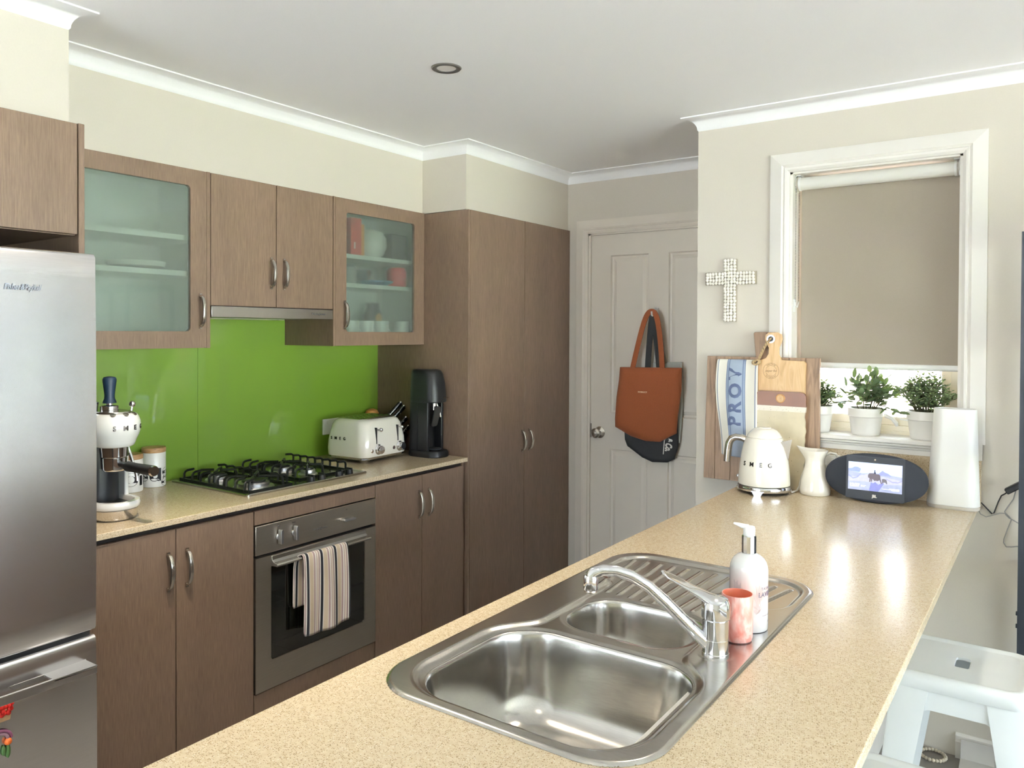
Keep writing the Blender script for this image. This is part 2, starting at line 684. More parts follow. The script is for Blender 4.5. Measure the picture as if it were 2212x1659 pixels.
def cornice(name, path):
    """path: plan points along the wall face; the room lies to the right of travel"""
    loops = []
    n = len(path)
    P = [Vector(p) for p in path]
    for i, p in enumerate(P):
        d0 = (P[i] - P[i - 1]).normalized() if i else None
        d1 = (P[i + 1] - P[i]).normalized() if i < n - 1 else None
        d0 = d0 or d1
        d1 = d1 or d0
        n0, n1 = Vector((d0.y, -d0.x)), Vector((d1.y, -d1.x))
        k = (n0 + n1) / (1 + n0.dot(n1))
        loops.append([(p.x + k.x * u, p.y + k.y * u, ZC - 0.055 + z) for u, z in COVE])
    return struct(MB().loft(loops).build(name, CEIL, None, angle=50))


cornice('trim_1', [(XBF, -0.4), (XBF, 1.10), (XBU, 1.10), (XBU, 2.952), (XBP, 2.952), (XBP, YD), (XN, YD), (XN, YW), (RX, YW)])
cornice('trim_2', [(RX, YW), (RX, RY), (XW, RY), (XW, -0.4), (XBF, -0.4)])
# skirting boards
b = MB()
b.prism([(YW, 0), (YW - .016, 0), (YW - .016, .058), (YW - .011, .066), (YW - .011, .078), (YW - .005, .086), (YW, .086)], 'x', -0.28, SLX0 - .08)
b.prism([(YW, 0), (YW - .016, 0), (YW - .016, .058), (YW - .011, .066), (YW - .011, .078), (YW - .005, .086), (YW, .086)], 'x', XN, -0.92)
struct(b.build('baseboard_window', TRIM, None, smooth=False))

# ---------------- panelled door
door = group_empty('door_1', (-1.76, YD, 0))
yl = YD + .012
lx0, lx1, lz1 = -2.174, -1.352, 2.055
panels = [(-2.052, -1.822, 1.05, 1.937), (-1.704, -1.474, 1.05, 1.937), (-2.052, -1.822, .12, .85), (-1.704, -1.474, .12, .85)]
b = MB()
xs = [lx0, -2.052, -1.822, -1.704, -1.474, lx1]
zs = [0.006, .12, .85, 1.05, 1.937, lz1]
for i in range(5):
    for j in range(5):
        if i in (1, 3) and j in (1, 3):
            continue
        b.add([(xs[i], yl, zs[j]), (xs[i + 1], yl, zs[j]), (xs[i + 1], yl, zs[j + 1]), (xs[i], yl, zs[j + 1])], [(0, 1, 2, 3)])
b.add([(lx0, yl, .006), (lx1, yl, .006), (lx1, yl, lz1), (lx0, yl, lz1), (lx0, yl + .035, .006), (lx1, yl + .035, .006), (lx1, yl + .035, lz1), (lx0, yl + .035, lz1)],
      [(4, 7, 6, 5), (0, 4, 5, 1), (1, 5, 6, 2), (2, 6, 7, 3), (3, 7, 4, 0)])
leaf = b.build('leaf', DOORP, door, smooth=False)
for (x0, x1, z0, z1) in panels:
    b = MB()
    loops = []
    for ins, dy in ((0, 0), (.006, .009), (.016, .011), (.024, .007), (.036, .003), (.040, .003)):
        loops.append([(x0 + ins, yl + dy, z0 + ins), (x1 - ins, yl + dy, z0 + ins), (x1 - ins, yl + dy, z1 - ins), (x0 + ins, yl + dy, z1 - ins)])
    b.loft(loops, True, False)
    k = len(b.v)
    b.f.append((k - 4, k - 3, k - 2, k - 1))
    b.build('door_panel', DOORP, leaf, smooth=False)
# architrave: mitred moulding
CAS = [(0, 0), (0, -.010), (.010, -.016), (.018, -.017), (.021, -.013), (.030, -.019), (.068, -.012), (.076, -.010), (.076, 0)]


def architrave(b, x0, x1, z0, z1, yw, legs=True):
    loops = []
    for (px, pz, sx, sz) in ((x0, z0, -1, 0), (x0, z1, -1, 1), (x1, z1, 1, 1), (x1, z0, 1, 0)):
        loops.append([(px + sx * u, yw + d, pz + sz * u) for u, d in CAS])
    b.loft(loops)


b = MB()
architrave(b, DX0, DX1, 0, DZ1, YD)
b.build('door_frame', DOORP, door, smooth=False)
b = MB()
b.box(DX0, DX0 + .012, YD, YD + .11, 0, DZ1)
b.box(DX1 - .012, DX1, YD, YD + .11, 0, DZ1)
b.box(DX0, DX1, YD, YD + .11, DZ1 - .01, DZ1)
b.build('jamb', DOORP, door, smooth=False)
kn = MB()
Mk = Matrix.Translation((-2.115, yl, .938)) @ Matrix.Rotation(PI / 2, 4, 'X')
kn.lathe([(.033, 0), (.033, .004), (.026, .009), (.013, .014), (.012, .028), (.022, .036), (.028, .048), (.027, .058), (.018, .066), (.008, .067), (.008, .070), (.002, .071)], n=28, M=Mk)
kn.build('door_knob', NICKEL, door)
MB().box(lx0 - .004, lx0 + .006, yl - .004, yl + .03, .905, .985).build('latch_plate', NICKEL, door, smooth=False)

# ---------------- kitchen window
win = group_empty('window_1', (-.575, YW, 1.1))
b = MB()
loops = []
for (px, pz, sx, sz) in ((WX0, 1.118, -1, 0), (WX0, WZ1 - .003, -1, 1), (WX1, WZ1 - .003, 1, 1), (WX1, 1.118, 1, 0)):
    loops.append([(px + sx * u, YW + d, pz + sz * u) for u, d in CAS])
b.loft(loops)
b.box(-.949, -.208, YW - .012, YW, 1.062, 1.118)
b.box(-.949, -.885, YW - .014, YW, 1.062, 1.12)
b.box(-.262, -.208, YW - .014, YW, 1.062, 1.12)
b.build('window_frame', TRIM, win, smooth=False)
b = MB()
b.box(WX0 - .01, WX1 + .01, YW - .030, YW + .145, 1.100, 1.117)
b.box(WX0 - .005, WX1 + .005, YW - .024, YW, 1.090, 1.100)
b.box(WX0 - .005, WX1 + .005, YW - .016, YW, 1.080, 1.090)
b.build('window_sill', TRIM, win, smooth=True, bevel=.004)
b = MB()
b.box(WX0, WX0 + .010, YW, YW + .145, 1.117, WZ1)
b.box(WX1 - .010, WX1, YW, YW + .145, 1.117, WZ1)
b.box(WX0, WX1, YW, YW + .145, WZ1 - .010, WZ1)
b.build('reveal', TRIM, win, smooth=False)
b = MB()
yf = YW + .135
b.box(WX0 + .008, WX1 - .008, yf, yf + .05, 1.112, 1.150)
b.box(WX0 + .008, WX1 - .008, yf - .012, yf + .05, 1.112, 1.130)
b.box(WX0 + .008, WX1 - .008, yf, yf + .05, WZ1 - .05, WZ1 - .008)
b.box(WX0 + .008, WX0 + .045, yf, yf + .05, 1.112, WZ1 - .008)
b.box(WX1 - .045, WX1 - .008, yf, yf + .05, 1.112, WZ1 - .008)
sash = b.build('window_sash', CREAMAL, win, smooth=True, bevel=.002)
b = MB()
b.box(WX0 + .045, WX1 - .045, yf + .008, yf + .03, 1.150, 1.182)
b.box(WX1 - .075, WX1 - .045, yf + .008, yf + .03, 1.150, 2.09)
b.box(WX0 + .045, WX0 + .075, yf + .008, yf + .03, 1.150, 2.09)
b.build('window_sash', CREAMAL, win, smooth=True, bevel=.002)
MB().box(WX0 + .05, WX1 - .05, yf + .018, yf + .022, 1.160, 2.09).build('pane', PANE, win, smooth=False)
b = MB()
b.tube([(-.545, yf + .006, 1.19), (-.535, yf - .012, 1.185), (-.515, yf - .020, 1.178), (-.500, yf - .018, 1.160), (-.498, yf - .016, 1.150)], [.006, .008, .007, .008, .006], 8)
b.tube([(-.49, yf + .002, 1.176), (-.45, yf - .006, 1.172), (-.41, yf - .004, 1.160), (-.39, yf, 1.150)], .003, 6)
b.build('winder_handle', WHITEPL, win)

# ---------------- sliding glass door beyond the shelf, out of frame (seen in reflections)
sd = group_empty('window_2', ((SLX0 + SLX1) / 2, YW, 0))
b = MB()
for x0 in (SLX0, (SLX0 + SLX1) / 2 - .03, SLX1 - .06):
    b.box(x0, x0 + .06, YW + .06, YW + .12, 0, SLZ)
b.box(SLX0, SLX1, YW + .06, YW + .12, 0, .06)
b.box(SLX0, SLX1, YW + .06, YW + .12, SLZ - .06, SLZ)
b.build('window_frame', CREAMAL, sd, smooth=False)
MB().box(SLX0 + .05, SLX1 - .05, YW + .088, YW + .092, .05, SLZ - .05).build('pane', PANE, sd, smooth=False)
rw = group_empty('window_3', (RX, (RWY0 + RWY1) / 2, 0))
b = MB()
for y0 in (RWY0, (RWY0 + RWY1) / 2 - .03, RWY1 - .06):
    b.box(RX + .05, RX + .11, y0, y0 + .06, 0, 2.12)
b.box(RX + .05, RX + .11, RWY0, RWY1, 0, .06)
b.box(RX + .05, RX + .11, RWY0, RWY1, 2.06, 2.12)
b.build('window_frame', CREAMAL, rw, smooth=False)
MB().box(RX + .078, RX + .082, RWY0 + .05, RWY1 - .05, .05, 2.07).build('pane', PANE, rw, smooth=False)

rr_ = group_empty('window_added_rear', ((RRX0 + RRX1) / 2, RY, 0))  # added window out of view, lights the faces turned to the camera
b = MB()
for x0 in (RRX0, (RRX0 + RRX1) / 2 - .03, RRX1 - .06):
    b.box(x0, x0 + .06, RY - .11, RY - .05, 0, 2.12)
b.box(RRX0, RRX1, RY - .11, RY - .05, 0, .06)
b.box(RRX0, RRX1, RY - .11, RY - .05, 2.06, 2.12)
b.build('window_frame', CREAMAL, rr_, smooth=False)
MB().box(RRX0 + .05, RRX1 - .05, RY - .082, RY - .078, .05, 2.07).build('pane', PANE, rr_, smooth=False)

# ---------------- outside: ground, lawn, fence, neighbour's brick wall
PAVE = mat('pale_paving', (206, 206, 204), 0.8, var=0.06)
LAWN = mat('lawn_grass', (112, 126, 82), 0.95, var=0.25, scale=30)
BRICKM = mat('pink_brick', (192, 174, 168), 0.9, var=0.14, scale=9, bump=0.3, bscale=120)
MORTAR = mat('white_mortar', (214, 210, 204), 0.95, var=0.04)
struct(MB().box(-4, 14, YW + .2, 6.0, -.1, -.02).build('ground', PAVE, None, smooth=False))
struct(MB().box(RX + .15, 13, -9, YW + .2, -.1, -.02).build('ground', PAVE, None, smooth=False))
struct(MB().box(13, 30, -12, YW + .2, -.1, -.02).build('ground', LAWN, None, smooth=False))
struct(MB().box(-6, RX + .15, -12, RY - .15, -.1, -.02).build('ground', PAVE, None, smooth=False))
struct(MB().box(-4, 14, 6.0, 16, -.1, -.01).build('ground', LAWN, None, smooth=False))
bw = struct(MB().box(-2.6, 0.55, 5.06, 5.25, -.02, 1.73).build('wall_neighbour', MORTAR, None, smooth=False))
brick_me = None
for j in range(13):
    for i in range(12):
        x0 = -2.2 + i * .24 + (.12 if j % 2 else 0)
        z0 = .60 + j * .086
        if brick_me is None:
            o = MB().box(0, .23, -.006, .05, 0, .076).build('brick', BRICKM, bw, smooth=False, local=True)
            brick_me = o.data
        else:
            o = bpy.data.objects.new('brick', brick_me)
            COL.objects.link(o)
            o.parent = bw
        o.location = (x0, 5.06 + random.uniform(-.002, .002), z0)
fence = thing('garden_fence', 'grey timber paling fence along the far edge of the lawn', 'fence', (8, 14, 0))
FEN = mat('pale_painted_fence', (196, 198, 196), 0.9, var=0.12, scale=5, stretch=(3, 3, .4))
for i in range(60):
    MB().box(-4 + i * .3, -4 + i * .3 + .28, 14.0, 14.03, 0, 1.7).build('paling', FEN, fence, smooth=False, merge=False)
MB().box(-4, 14, 14.03, 14.09, 1.2, 1.3).build('rail', FEN, fence, smooth=False)

# ================================================================= FITTED KITCHEN


def handle(parent, yy, z0, z1, xf, bow=.030):
    n = 14
    zc, h = (z0 + z1) / 2, (z1 - z0) / 2
    pts = [(xf - .001 + bow * math.sin(PI * (i / n)) ** .8, yy, zc + h * math.cos(PI * i / n)) for i in range(n + 1)]
    rs = [.0040 + .0014 * math.sin(PI * i / n) for i in range(n + 1)]
    b = MB().tube(pts, rs, 8, flat=1.5)
    for z in (z0, z1):
        b.box(xf - .002, xf + .006, yy - .005, yy + .005, z - .007, z + .007)
    return b.build('handle', NICKEL, parent)


def carcass(b, x0, x1, y0, y1, z0, z1, t=.016, top=True):
    b.box(x0, x1, y0, y0 + t, z0, z1)
    b.box(x0, x1, y1 - t, y1, z0, z1)
    b.box(x0, x1, y0 + t, y1 - t, z0, z0 + t)
    if top:
        b.box(x0, x1, y0 + t, y1 - t, z1 - t, z1)


def door_slab(name, y0, y1, z0, z1, xf, parent, t=.018):
    return MB().box(xf - t, xf, y0 + .0015, y1 - .0015, z0, z1).build(name, WOOD, parent, smooth=True, bevel=.0012, seg=1)


ZU0, ZU1 = 1.440, 2.096
# cupboard above the fridge
t = thing('overhead_cupboard', 'plain wooden overhead cupboard mounted above the fridge', 'cabinet', (-2.6, .70, 1.775))
b = MB()
carcass(b, XW + .002, -2.310, .28, 1.116, 1.776, 2.096)
b.box(XW + .002, XW + .014, .30, 1.10, 1.79, 2.08)
b.build('body', WOOD, t, smooth=False)
door_slab('cabinet_door', .30, .706, 1.778, 2.094, -2.290, t)
door_slab('cabinet_door', .709, 1.115, 1.778, 2.094, -2.290, t)
g = MB().box(XW + .002, -2.290, 1.117, 1.134, .902, 2.096).build('end_panel', WOOD, None, smooth=True, bevel=.001, seg=1)
tag(g, 'narrow wooden end panel standing between fridge and glass-door cupboard', 'panel')


def glass_cupboard(name, label, y0, y1, dy0, dy1, py0, py1, hy, hz, gy=None):
    t = thing(name, label, 'cabinet', ((XW + XU) / 2, (y0 + y1) / 2, ZU0))
    b = MB()
    xf = XU - .0195
    carcass(b, XW + .002, xf, y0, y1, ZU0, ZU1, .008)
    if gy:
        b.box(xf, XU, gy[0], gy[1], ZU0, ZU1)
    b.build('body', WOOD, t, smooth=False)
    b = MB()
    carcass(b, XW + .004, xf - .001, y0 + .008, y1 - .008, ZU0 + .008, ZU1 - .008, .008)
    b.box(XW + .003, XW + .010, y0 + .01, y1 - .01, ZU0 + .01, ZU1 - .01)
    b.build('lining', MELA, t, smooth=False)
    for z in (1.706, 1.838):
        MB().box(XW + .012, XU - .045, y0 + .017, y1 - .017, z, z + .019).build('shelf', MELA, t, smooth=False)
    b = MB()
    frame_opening(b, dy0, dy1, ZU0 + .001, ZU1 - .001, py0, py1, 1.502, 2.035, .014, XU - .018, XU)
    d = b.build('cabinet_door', WOOD, t, smooth=True, angle=30)
    MB().box(XU - .011, XU - .007, py0 - .008, py1 + .008, 1.494, 2.043).build('glass_pane', FROST, d, smooth=False)
    handle(d, hy, hz[0], hz[1], XU)
    return t


glass_cupboard('glass_door_cupboard', 'wall cupboard with large frosted glass door next to the fridge', 1.136, 1.743, 1.137, 1.727, 1.203, 1.661, 1.700, (1.519, 1.635), (1.728, 1.7425))
glass_cupboard('glass_door_cupboard', 'smaller frosted glass wall cupboard holding a red carton beside the tall pantry', 2.3495, 2.950, 2.3615, 2.9485, 2.427, 2.877, 2.413, (1.520, 1.634), (2.350, 2.3605))

t = thing('hood_cupboard', 'two-door wooden wall cupboard above the range hood', 'cabinet', (-2.75, 2.046, 1.6))
b = MB()
carcass(b, XW + .002, XU - .0195, 1.7445, 2.3485, 1.600, ZU1)
b.box(XW + .002, XW + .010, 1.75, 2.34, 1.61, 2.08)
b.build('body', WOOD, t, smooth=False)
for (a, c, hy) in ((1.7445, 2.0455, 2.018), (2.0455, 2.3485, 2.082)):
    d = door_slab('cabinet_door', a, c, 1.600, ZU1 - .001, XU, t)
    handle(d, hy, 1.680, 1.793, XU)
t = thing('range_hood', 'slim stainless range hood fitted under the cupboard above the cooktop', 'range hood', (-2.75, 2.046, 1.555))
MB().box(XU - .025, XU + .002, 1.746, 2.347, 1.555, 1.598).build('front_strip', STEEL, t, bevel=.002)
MB().box(XW + .02, XU - .025, 1.75, 2.343, 1.560, 1.597).build('body', OVENST, t, smooth=False)
for i in range(2):
    MB().box(-2.86, -2.65, 1.79 + i * .27, 2.03 + i * .27, 1.557, 1.5605).build('filter', ALU, t, smooth=False)
text('logo', 'Westinghouse', .013, GREYINK, t, Matrix.Translation((XU + .0026, 2.265, 1.578)) @ FACE_X, bold=.0003)

# tall pantry
t = thing('pantry_cupboard', 'tall double-door wooden pantry beside the panelled door', 'cabinet', (-2.6, 3.43, 0))
b = MB()
b.box(XW + .002, XP, 2.952, 2.966, 0, 2.093)
b.box(XW + .002, XP - .019, 3.89, 3.905, 0, 2.093)
b.box(XW + .002, XP - .019, 2.966, 3.89, 2.077, 2.093)
b.box(XW + .002, XP - .019, 2.966, 3.89, .12, .136)
b.box(XW + .002, XP - .06, 2.966, 3.89, 0, .12)
b.box(XW + .002, XW + .01, 2.966, 3.89, .13, 2.08)
b.build('body', WOOD, t, smooth=True, bevel=.001, seg=1)
for a, c, hy in ((2.967, 3.438, 3.415), (3.438, 3.905, 3.482)):
    d = door_slab('cabinet_door', a, c, .122, 2.093, XP, t)
    handle(d, hy, .878, .981, XP)

# base cabinets
ZD = .862
t = thing('base_cupboard', 'double-door wooden base cupboard between fridge and oven', 'cabinet', (-2.6, 1.436, 0))
b = MB()
carcass(b, XW + .002, XF - .019, 1.137, 1.736, .12, .878)
b.box(XW + .002, XF - .06, 1.137, 1.736, 0, .12)
b.build('body', WOOD, t, smooth=False)
for a, c, hy in ((1.137, 1.4365, 1.408), (1.4365, 1.7365, 1.474)):
    d = door_slab('cabinet_door', a, c, .122, ZD, XF, t)
    handle(d, hy, .673, .786, XF)
t = thing('base_cupboard', 'double-door wooden base cupboard between oven and tall pantry', 'cabinet', (-2.6, 2.64, 0))
b = MB()
carcass(b, XW + .002, XF - .019, 2.340, 2.950, .12, .878)
b.box(XW + .002, XF - .06, 2.340, 2.950, 0, .12)
b.box(XF - .04, XF - .012, 2.932, 2.951, .122, .878)
b.build('body', WOOD, t, smooth=False)
for a, c, hy in ((2.3395, 2.634, 2.611), (2.634, 2.931, 2.677)):
    d = door_slab('cabinet_door', a, c, .122, ZD, XF, t)
    handle(d, hy, .677, .790, XF)
t = thing('oven_cabinet', 'wooden cabinet housing the built-in oven', 'cabinet', (-2.6, 2.038, 0))
b = MB()
b.box(XW + .002, XF - .02, 1.7375, 1.7415, .12, .878)
b.box(XW + .002, XF - .02, 2.3345, 2.3385, .12, .878)
b.box(XW + .002, XF - .06, 1.738, 2.338, 0, .12)
b.box(XW + .002, XF - .02, 1.742, 2.334, .12, .14)
b.build('body', WOOD, t, smooth=False)
door_slab('upper_panel', 1.7375, 2.3385, .811, ZD, XF, t)
door_slab('lower_panel', 1.7375, 2.3385, .122, .204, XF, t)
tag(MB().box(XF - .0188, XF - .0172, 1.137, 2.930, .8625, .8798).build('gap_shade_strip', GAPSHADE, None, smooth=False), 'thin dark strip painted as shade under the kitchen worktop edge', 'strip')  # dark strip standing in for the shade between worktop and doors

# kitchen worktop and splashback
wt = MB().box(XW + .0005, XB, 1.135, 2.9515, .880, ZB).build('kitchen_worktop', STONE, None, smooth=True, bevel=.002)
tag(wt, 'speckled cream stone worktop along the kitchen wall under the cooktop', 'worktop')
b = MB()
for y0, y1 in ((1.135, 1.9), (1.9015, 2.9515)):
    b.box(XW + .0005, XW + .0065, y0, y1, ZB + .0005, 1.4395)
b.box(XW + .0005, XW + .0065, 1.745, 2.348, 1.4395, 1.554)
tag(b.build('splashback', GREEN, None, smooth=False), 'glossy lime green glass splashback behind the cooktop', 'splashback')

# ---------------- fridge
fr = thing('fridge', 'stainless steel two-door fridge at the left end of the kitchen', 'fridge', (-2.5, .70, 0))
FY0, FY1 = .31, 1.098


def fridge_door(name, z0, z1):
    b = MB()
    prof = []
    m = 24
    for i in range(m + 1):
        yy = FY0 + (FY1 - FY0) * i / m
        s = (i / m * 2 - 1)
        prof.append((yy, -2.150 - .012 * s * s))
    loops = []
    zz = [(z0, .010), (z0 + .003, .004), (z0 + .010, 0.0)] + [(z0 + .01 + (z1 - z0 - .02) * k / 18, 0) for k in range(1, 18)] + [(z1 - .010, 0), (z1 - .003, .004), (z1, .010)]
    for z, ins in zz:
        bow = 0.006 * (1 - ((z - z0) / (z1 - z0) * 2 - 1) ** 2)
        l = [(-2.215, FY0 + ins * .3, z)] + [(x - ins + bow, min(max(yy, FY0 + ins * .3), FY1 - ins * .3), z) for yy, x in prof] + [(-2.215, FY1 - ins * .3, z)]
        loops.append(l)
    b.loft(loops)
    return b.build(name, FRIDGE, fr, angle=50)


fridge_door('upper_door', .676, 1.714)
fridge_door('lower_door', .06, .664)
b = MB()
b.box(-2.88, -2.216, FY0 + .004, FY1 - .004, .03, 1.708)
b.box(-2.216, -2.175, FY0 + .01, FY1 - .01, .664, .676)
b.build('body', mat('dark_grey_fridge_shell', (60, 62, 66), .5), fr, smooth=False)
b = MB()
y0, y1 = .36, 1.068
b.box(-2.108, -2.096, y0, y1, .583, .604)
b.box(-2.158, -2.096, y0, y0 + .13, .598, .604)
b.box(-2.158, -2.096, y1 - .11, y1, .598, .604)
b.box(-2.158, -2.150, y0, y1, .590, .604)
b.build('door_handle', ALU, fr, smooth=True, bevel=.0012)
text('logo', 'Fisher&Paykel', .0215, mat('logo_grey', (128, 134, 142), .35, .6), fr, Matrix.Translation((-2.1478, .908, 1.613)) @ FACE_X, shear=.3, sx=.72, bold=.0003)

t = thing('flower_pot_magnet', 'small fridge magnet of red flowers in a terracotta pot', 'magnet', (-2.15, .858, .54))
b = MB()
for i in range(22):
    b.sphere((-2.142 + random.uniform(0, .006), .858 + random.uniform(-.017, .017), .553 + random.uniform(-.012, .014)), .006, 8, 5)
b.build('flowers', mat('red_petals', (196, 30, 22), .6, var=.2, scale=200), t)
MB().prism([(.844, .525), (.872, .525), (.876, .549), (.840, .549)], 'x', -2.150, -2.138).build('pot', mat('terracotta', (196, 160, 122), .8, var=.1, scale=80), t, bevel=.001)
t = thing('rainbow_magnet', 'colourful arched fridge magnet below the red flower magnet', 'magnet', (-2.15, .858, .44))
for r_, c_, nm in ((.030, (132, 82, 112), 'arch_band'), (.022, (150, 122, 140), 'arch_band')):
    b = MB()
    b.tube([(-2.142, .846 + r_ * math.cos(a), .478 + r_ * .8 * math.sin(a)) for a in [PI * k / 14 for k in range(15)]], .004, 8)
    b.build(nm, mat('arch_%d' % c_[0], c_, .5), t)
MB().sphere((-2.141, .868, .470), .009, 12, 8).build('flower', mat('orange_petal', (232, 112, 44), .5, var=.2, scale=200), t)
b = MB()
b.sphere((-2.142, .868, .446), .006, 10, 8, (1, 1, 3))
b.sphere((-2.142, .858, .450), .005, 10, 8, (1, 1, 2.6))
b.build('stem', mat('magnet_green', (84, 124, 66), .5), t)

# ---------------- oven
ov = thing('oven', 'built-in grey steel electric oven with striped towel on its handle', 'oven', (-2.6, 2.036, .205))
b = MB()
b.box(XF - .55, XF - .012, 1.745, 2.331, .207, .808)
b.build('body', BLACK, ov, smooth=False)
MB().box(XF - .012, XF + .006, 1.739, 2.335, .703, .808).build('control_panel', OVENST, ov, bevel=.002)
for yy in (1.838, 1.908):
    b = MB()
    Mk = Matrix.Translation((XF + .006, yy, .754)) @ Matrix.Rotation(PI / 2, 4, 'Y')
    b.lathe([(.012, 0), (.012, .004), (.010, .006)], n=24, M=Mk)
    b.prism([(yy - .005, .729), (yy + .005, .729), (yy + .0055, .775), (yy + .003, .781), (yy - .003, .781), (yy - .0055, .775)], 'x', XF + .010, XF + .030)
    b.build('knob', ALU, ov, bevel=.001)
b = MB()
b.prism([(2.146, .749), (2.200, .749), (2.206, .754), (2.200, .760), (2.146, .760), (2.141, .754)], 'x', XF + .006, XF + .028)
b.build('timer_knob', ALU, ov, bevel=.001)
text('logo', 'Westinghouse', .0125, GREYINK, ov, Matrix.Translation((XF + .0066, 2.035, .745)) @ FACE_X, bold=.0002)
for yy, s in ((1.838, '230'), (1.908, 'BAKE'), (2.172, '60')):
    text('marking', s, .0065, GREYINK, ov, Matrix.Translation((XF + .0066, yy, .792)) @ FACE_X)
b = MB()
frame_opening(b, 1.739, 2.335, .209, .693, 1.806, 2.274, .311, .660, .012, XF - .012, XF + .006)
od = b.build('oven_door', OVENST, ov, smooth=True, angle=30)
MB().box(XF - .006, XF + .001, 1.80, 2.28, .305, .665).build('door_glass', OVENGL, od, smooth=False)
b = MB()
b.prism([(XF + .006, .690), (XF + .010, .690), (XF + .012, .676), (XF + .020, .668), (XF + .040, .666), (XF + .043, .661), (XF + .040, .655), (XF + .018, .654), (XF + .006, .652)], 'y', 1.806, 2.275)
b.build('door_handle', STEEL, od, bevel=.001)
b = MB()
for z in (.40, .47, .54):
    for k in range(9):
        b.tube([(XF - .02 - k * .02, 1.82, z), (XF - .02 - k * .02, 2.26, z)], .0015, 5)
b.build('rack', STEEL, ov)


# towels: a cloth sheet from a path, with uv in metres
def cloth(name, rows, m, parent=None, thick=.003, local=False):
    nr, nc = len(rows), len(rows[0])
    b = MB()
    b.v = [Vector(p) for r_ in rows for p in r_]
    b.f = [[i * nc + j, i * nc + j + 1, (i + 1) * nc + j + 1, (i + 1) * nc + j] for i in range(nr - 1) for j in range(nc - 1)]
    o = b.build(name, m, parent, smooth=True, merge=False, angle=180, local=local)
    me = o.data
    uvl = me.uv_layers.new(name='UVMap')
    w0 = [0.0]
    for j in range(1, nc):
        w0.append(w0[-1] + (Vector(rows[0][j]) - Vector(rows[0][j - 1])).length)
    h0 = [0.0]
    for i in range(1, nr):
        h0.append(h0[-1] + (Vector(rows[i][0]) - Vector(rows[i - 1][0])).length)
    for lp in me.loops:
        i, j = divmod(lp.vertex_index, nc)
        uvl.data[lp.index].uv = (w0[j], h0[i])
    so = o.modifiers.new('thickness', 'SOLIDIFY')
    so.thickness = thick
    so.offset = 0
    sb = o.modifiers.new('smooth', 'SUBSURF')
    sb.levels = 1
    sb.render_levels = 1
    return o


STRIPE = stripes('striped_cotton', 0, [(0, (236, 226, 214)), (.05, (176, 152, 150)), (.14, (240, 236, 230)), (.20, (26, 30, 44)), (.36, (240, 236, 230)), (.41, (214, 196, 172)),
                                       (.66, (238, 230, 220)), (.70, (188, 160, 160)), (.82, (240, 236, 230)), (.90, (196, 168, 164)), (.95, (232, 222, 208))], .074, weave=330, offset=.02)
rows = []
yl0, yl1 = 1.918, 2.142
nc = 26
path = [(XF + .046, .368 + .0), (XF + .050, .45), (XF + .0515, .55), (XF + .051, .63), (XF + .049, .664), (XF + .042, .6725), (XF + .033, .6735), (XF + .026, .670), (XF + .018, .650), (XF + .016, .60), (XF + .015, .52), (XF + .014, .47)]
for i, (px, pz) in enumerate(path):
    r_ = []
    for j in range(nc):
        u = j / (nc - 1)
        amp = .006 * max(0, 1 - i / 3.5) if i < 5 else 0
        lift = .006 + .006 * math.sin(u * 9.0 + 1.0)
        yy = yl0 + (yl1 - yl0) * u + (.012 * (u - .3) * (1 - i / 4) if i < 4 else 0)
        if i >= 7:
            yy = yl0 - .022 * min(1, (i - 6) / 2) + (yl1 - yl0) * u * .92
        zz = pz - (.012 * math.sin(u * 3) * (1 if i == 0 else 0))
        r_.append((px + amp * math.sin(u * 13 + i * .4) + (amp * .8), yy, zz))
    rows.append(r_)
tw = cloth('striped_tea_towel', rows, STRIPE, None)
tag(tw, 'cream and navy striped tea towel hanging over the oven handle', 'towel')

# ---------------- cooktop
ck = thing('gas_cooktop', 'four-burner steel gas cooktop with black trivets on the kitchen worktop', 'cooktop', (-2.64, 2.065, ZB))
CX0, CX1, CY0, CY1 = -2.885, -2.395, 1.762, 2.370
b = MB()
loops = []
for ins, z in ((0, 0), (0, .006), (.003, .009), (.014, .009), (.020, .006), (.024, .006)):
    loops.append([(p[0], p[1], ZB + z) for p in rr((CX0 + CX1) / 2, (CY0 + CY1) / 2, (CX1 - CX0) / 2 - ins, (CY1 - CY0) / 2 - ins, .012, 4)])
b.loft(loops)
b.build('tray', steel('cooktop_steel', (176, 172, 164), .22, (1, 14, 1)), ck, bevel=0, angle=40)
BURN = [(-2.52, 1.885, .062), (-2.75, 1.885, .040), (-2.70, 2.165, .046), (-2.56, 2.185, .032)]
for bx, by, r_ in BURN:
    b = MB()
    b.lathe([(r_ * 1.25, .006), (r_ * 1.2, .010), (r_ * .95, .012), (r_ * .95, .022), (r_ * .88, .026), (r_ * .5, .026)], (bx, by, ZB), 32)
    bo = b.build('burner', ALU, ck)
    MB().lathe([(r_ * .72, .026), (r_ * .74, .030), (r_ * .68, .034), (r_ * .2, .035)], (bx, by, ZB), 32).build('burner_cap', IRON, bo)


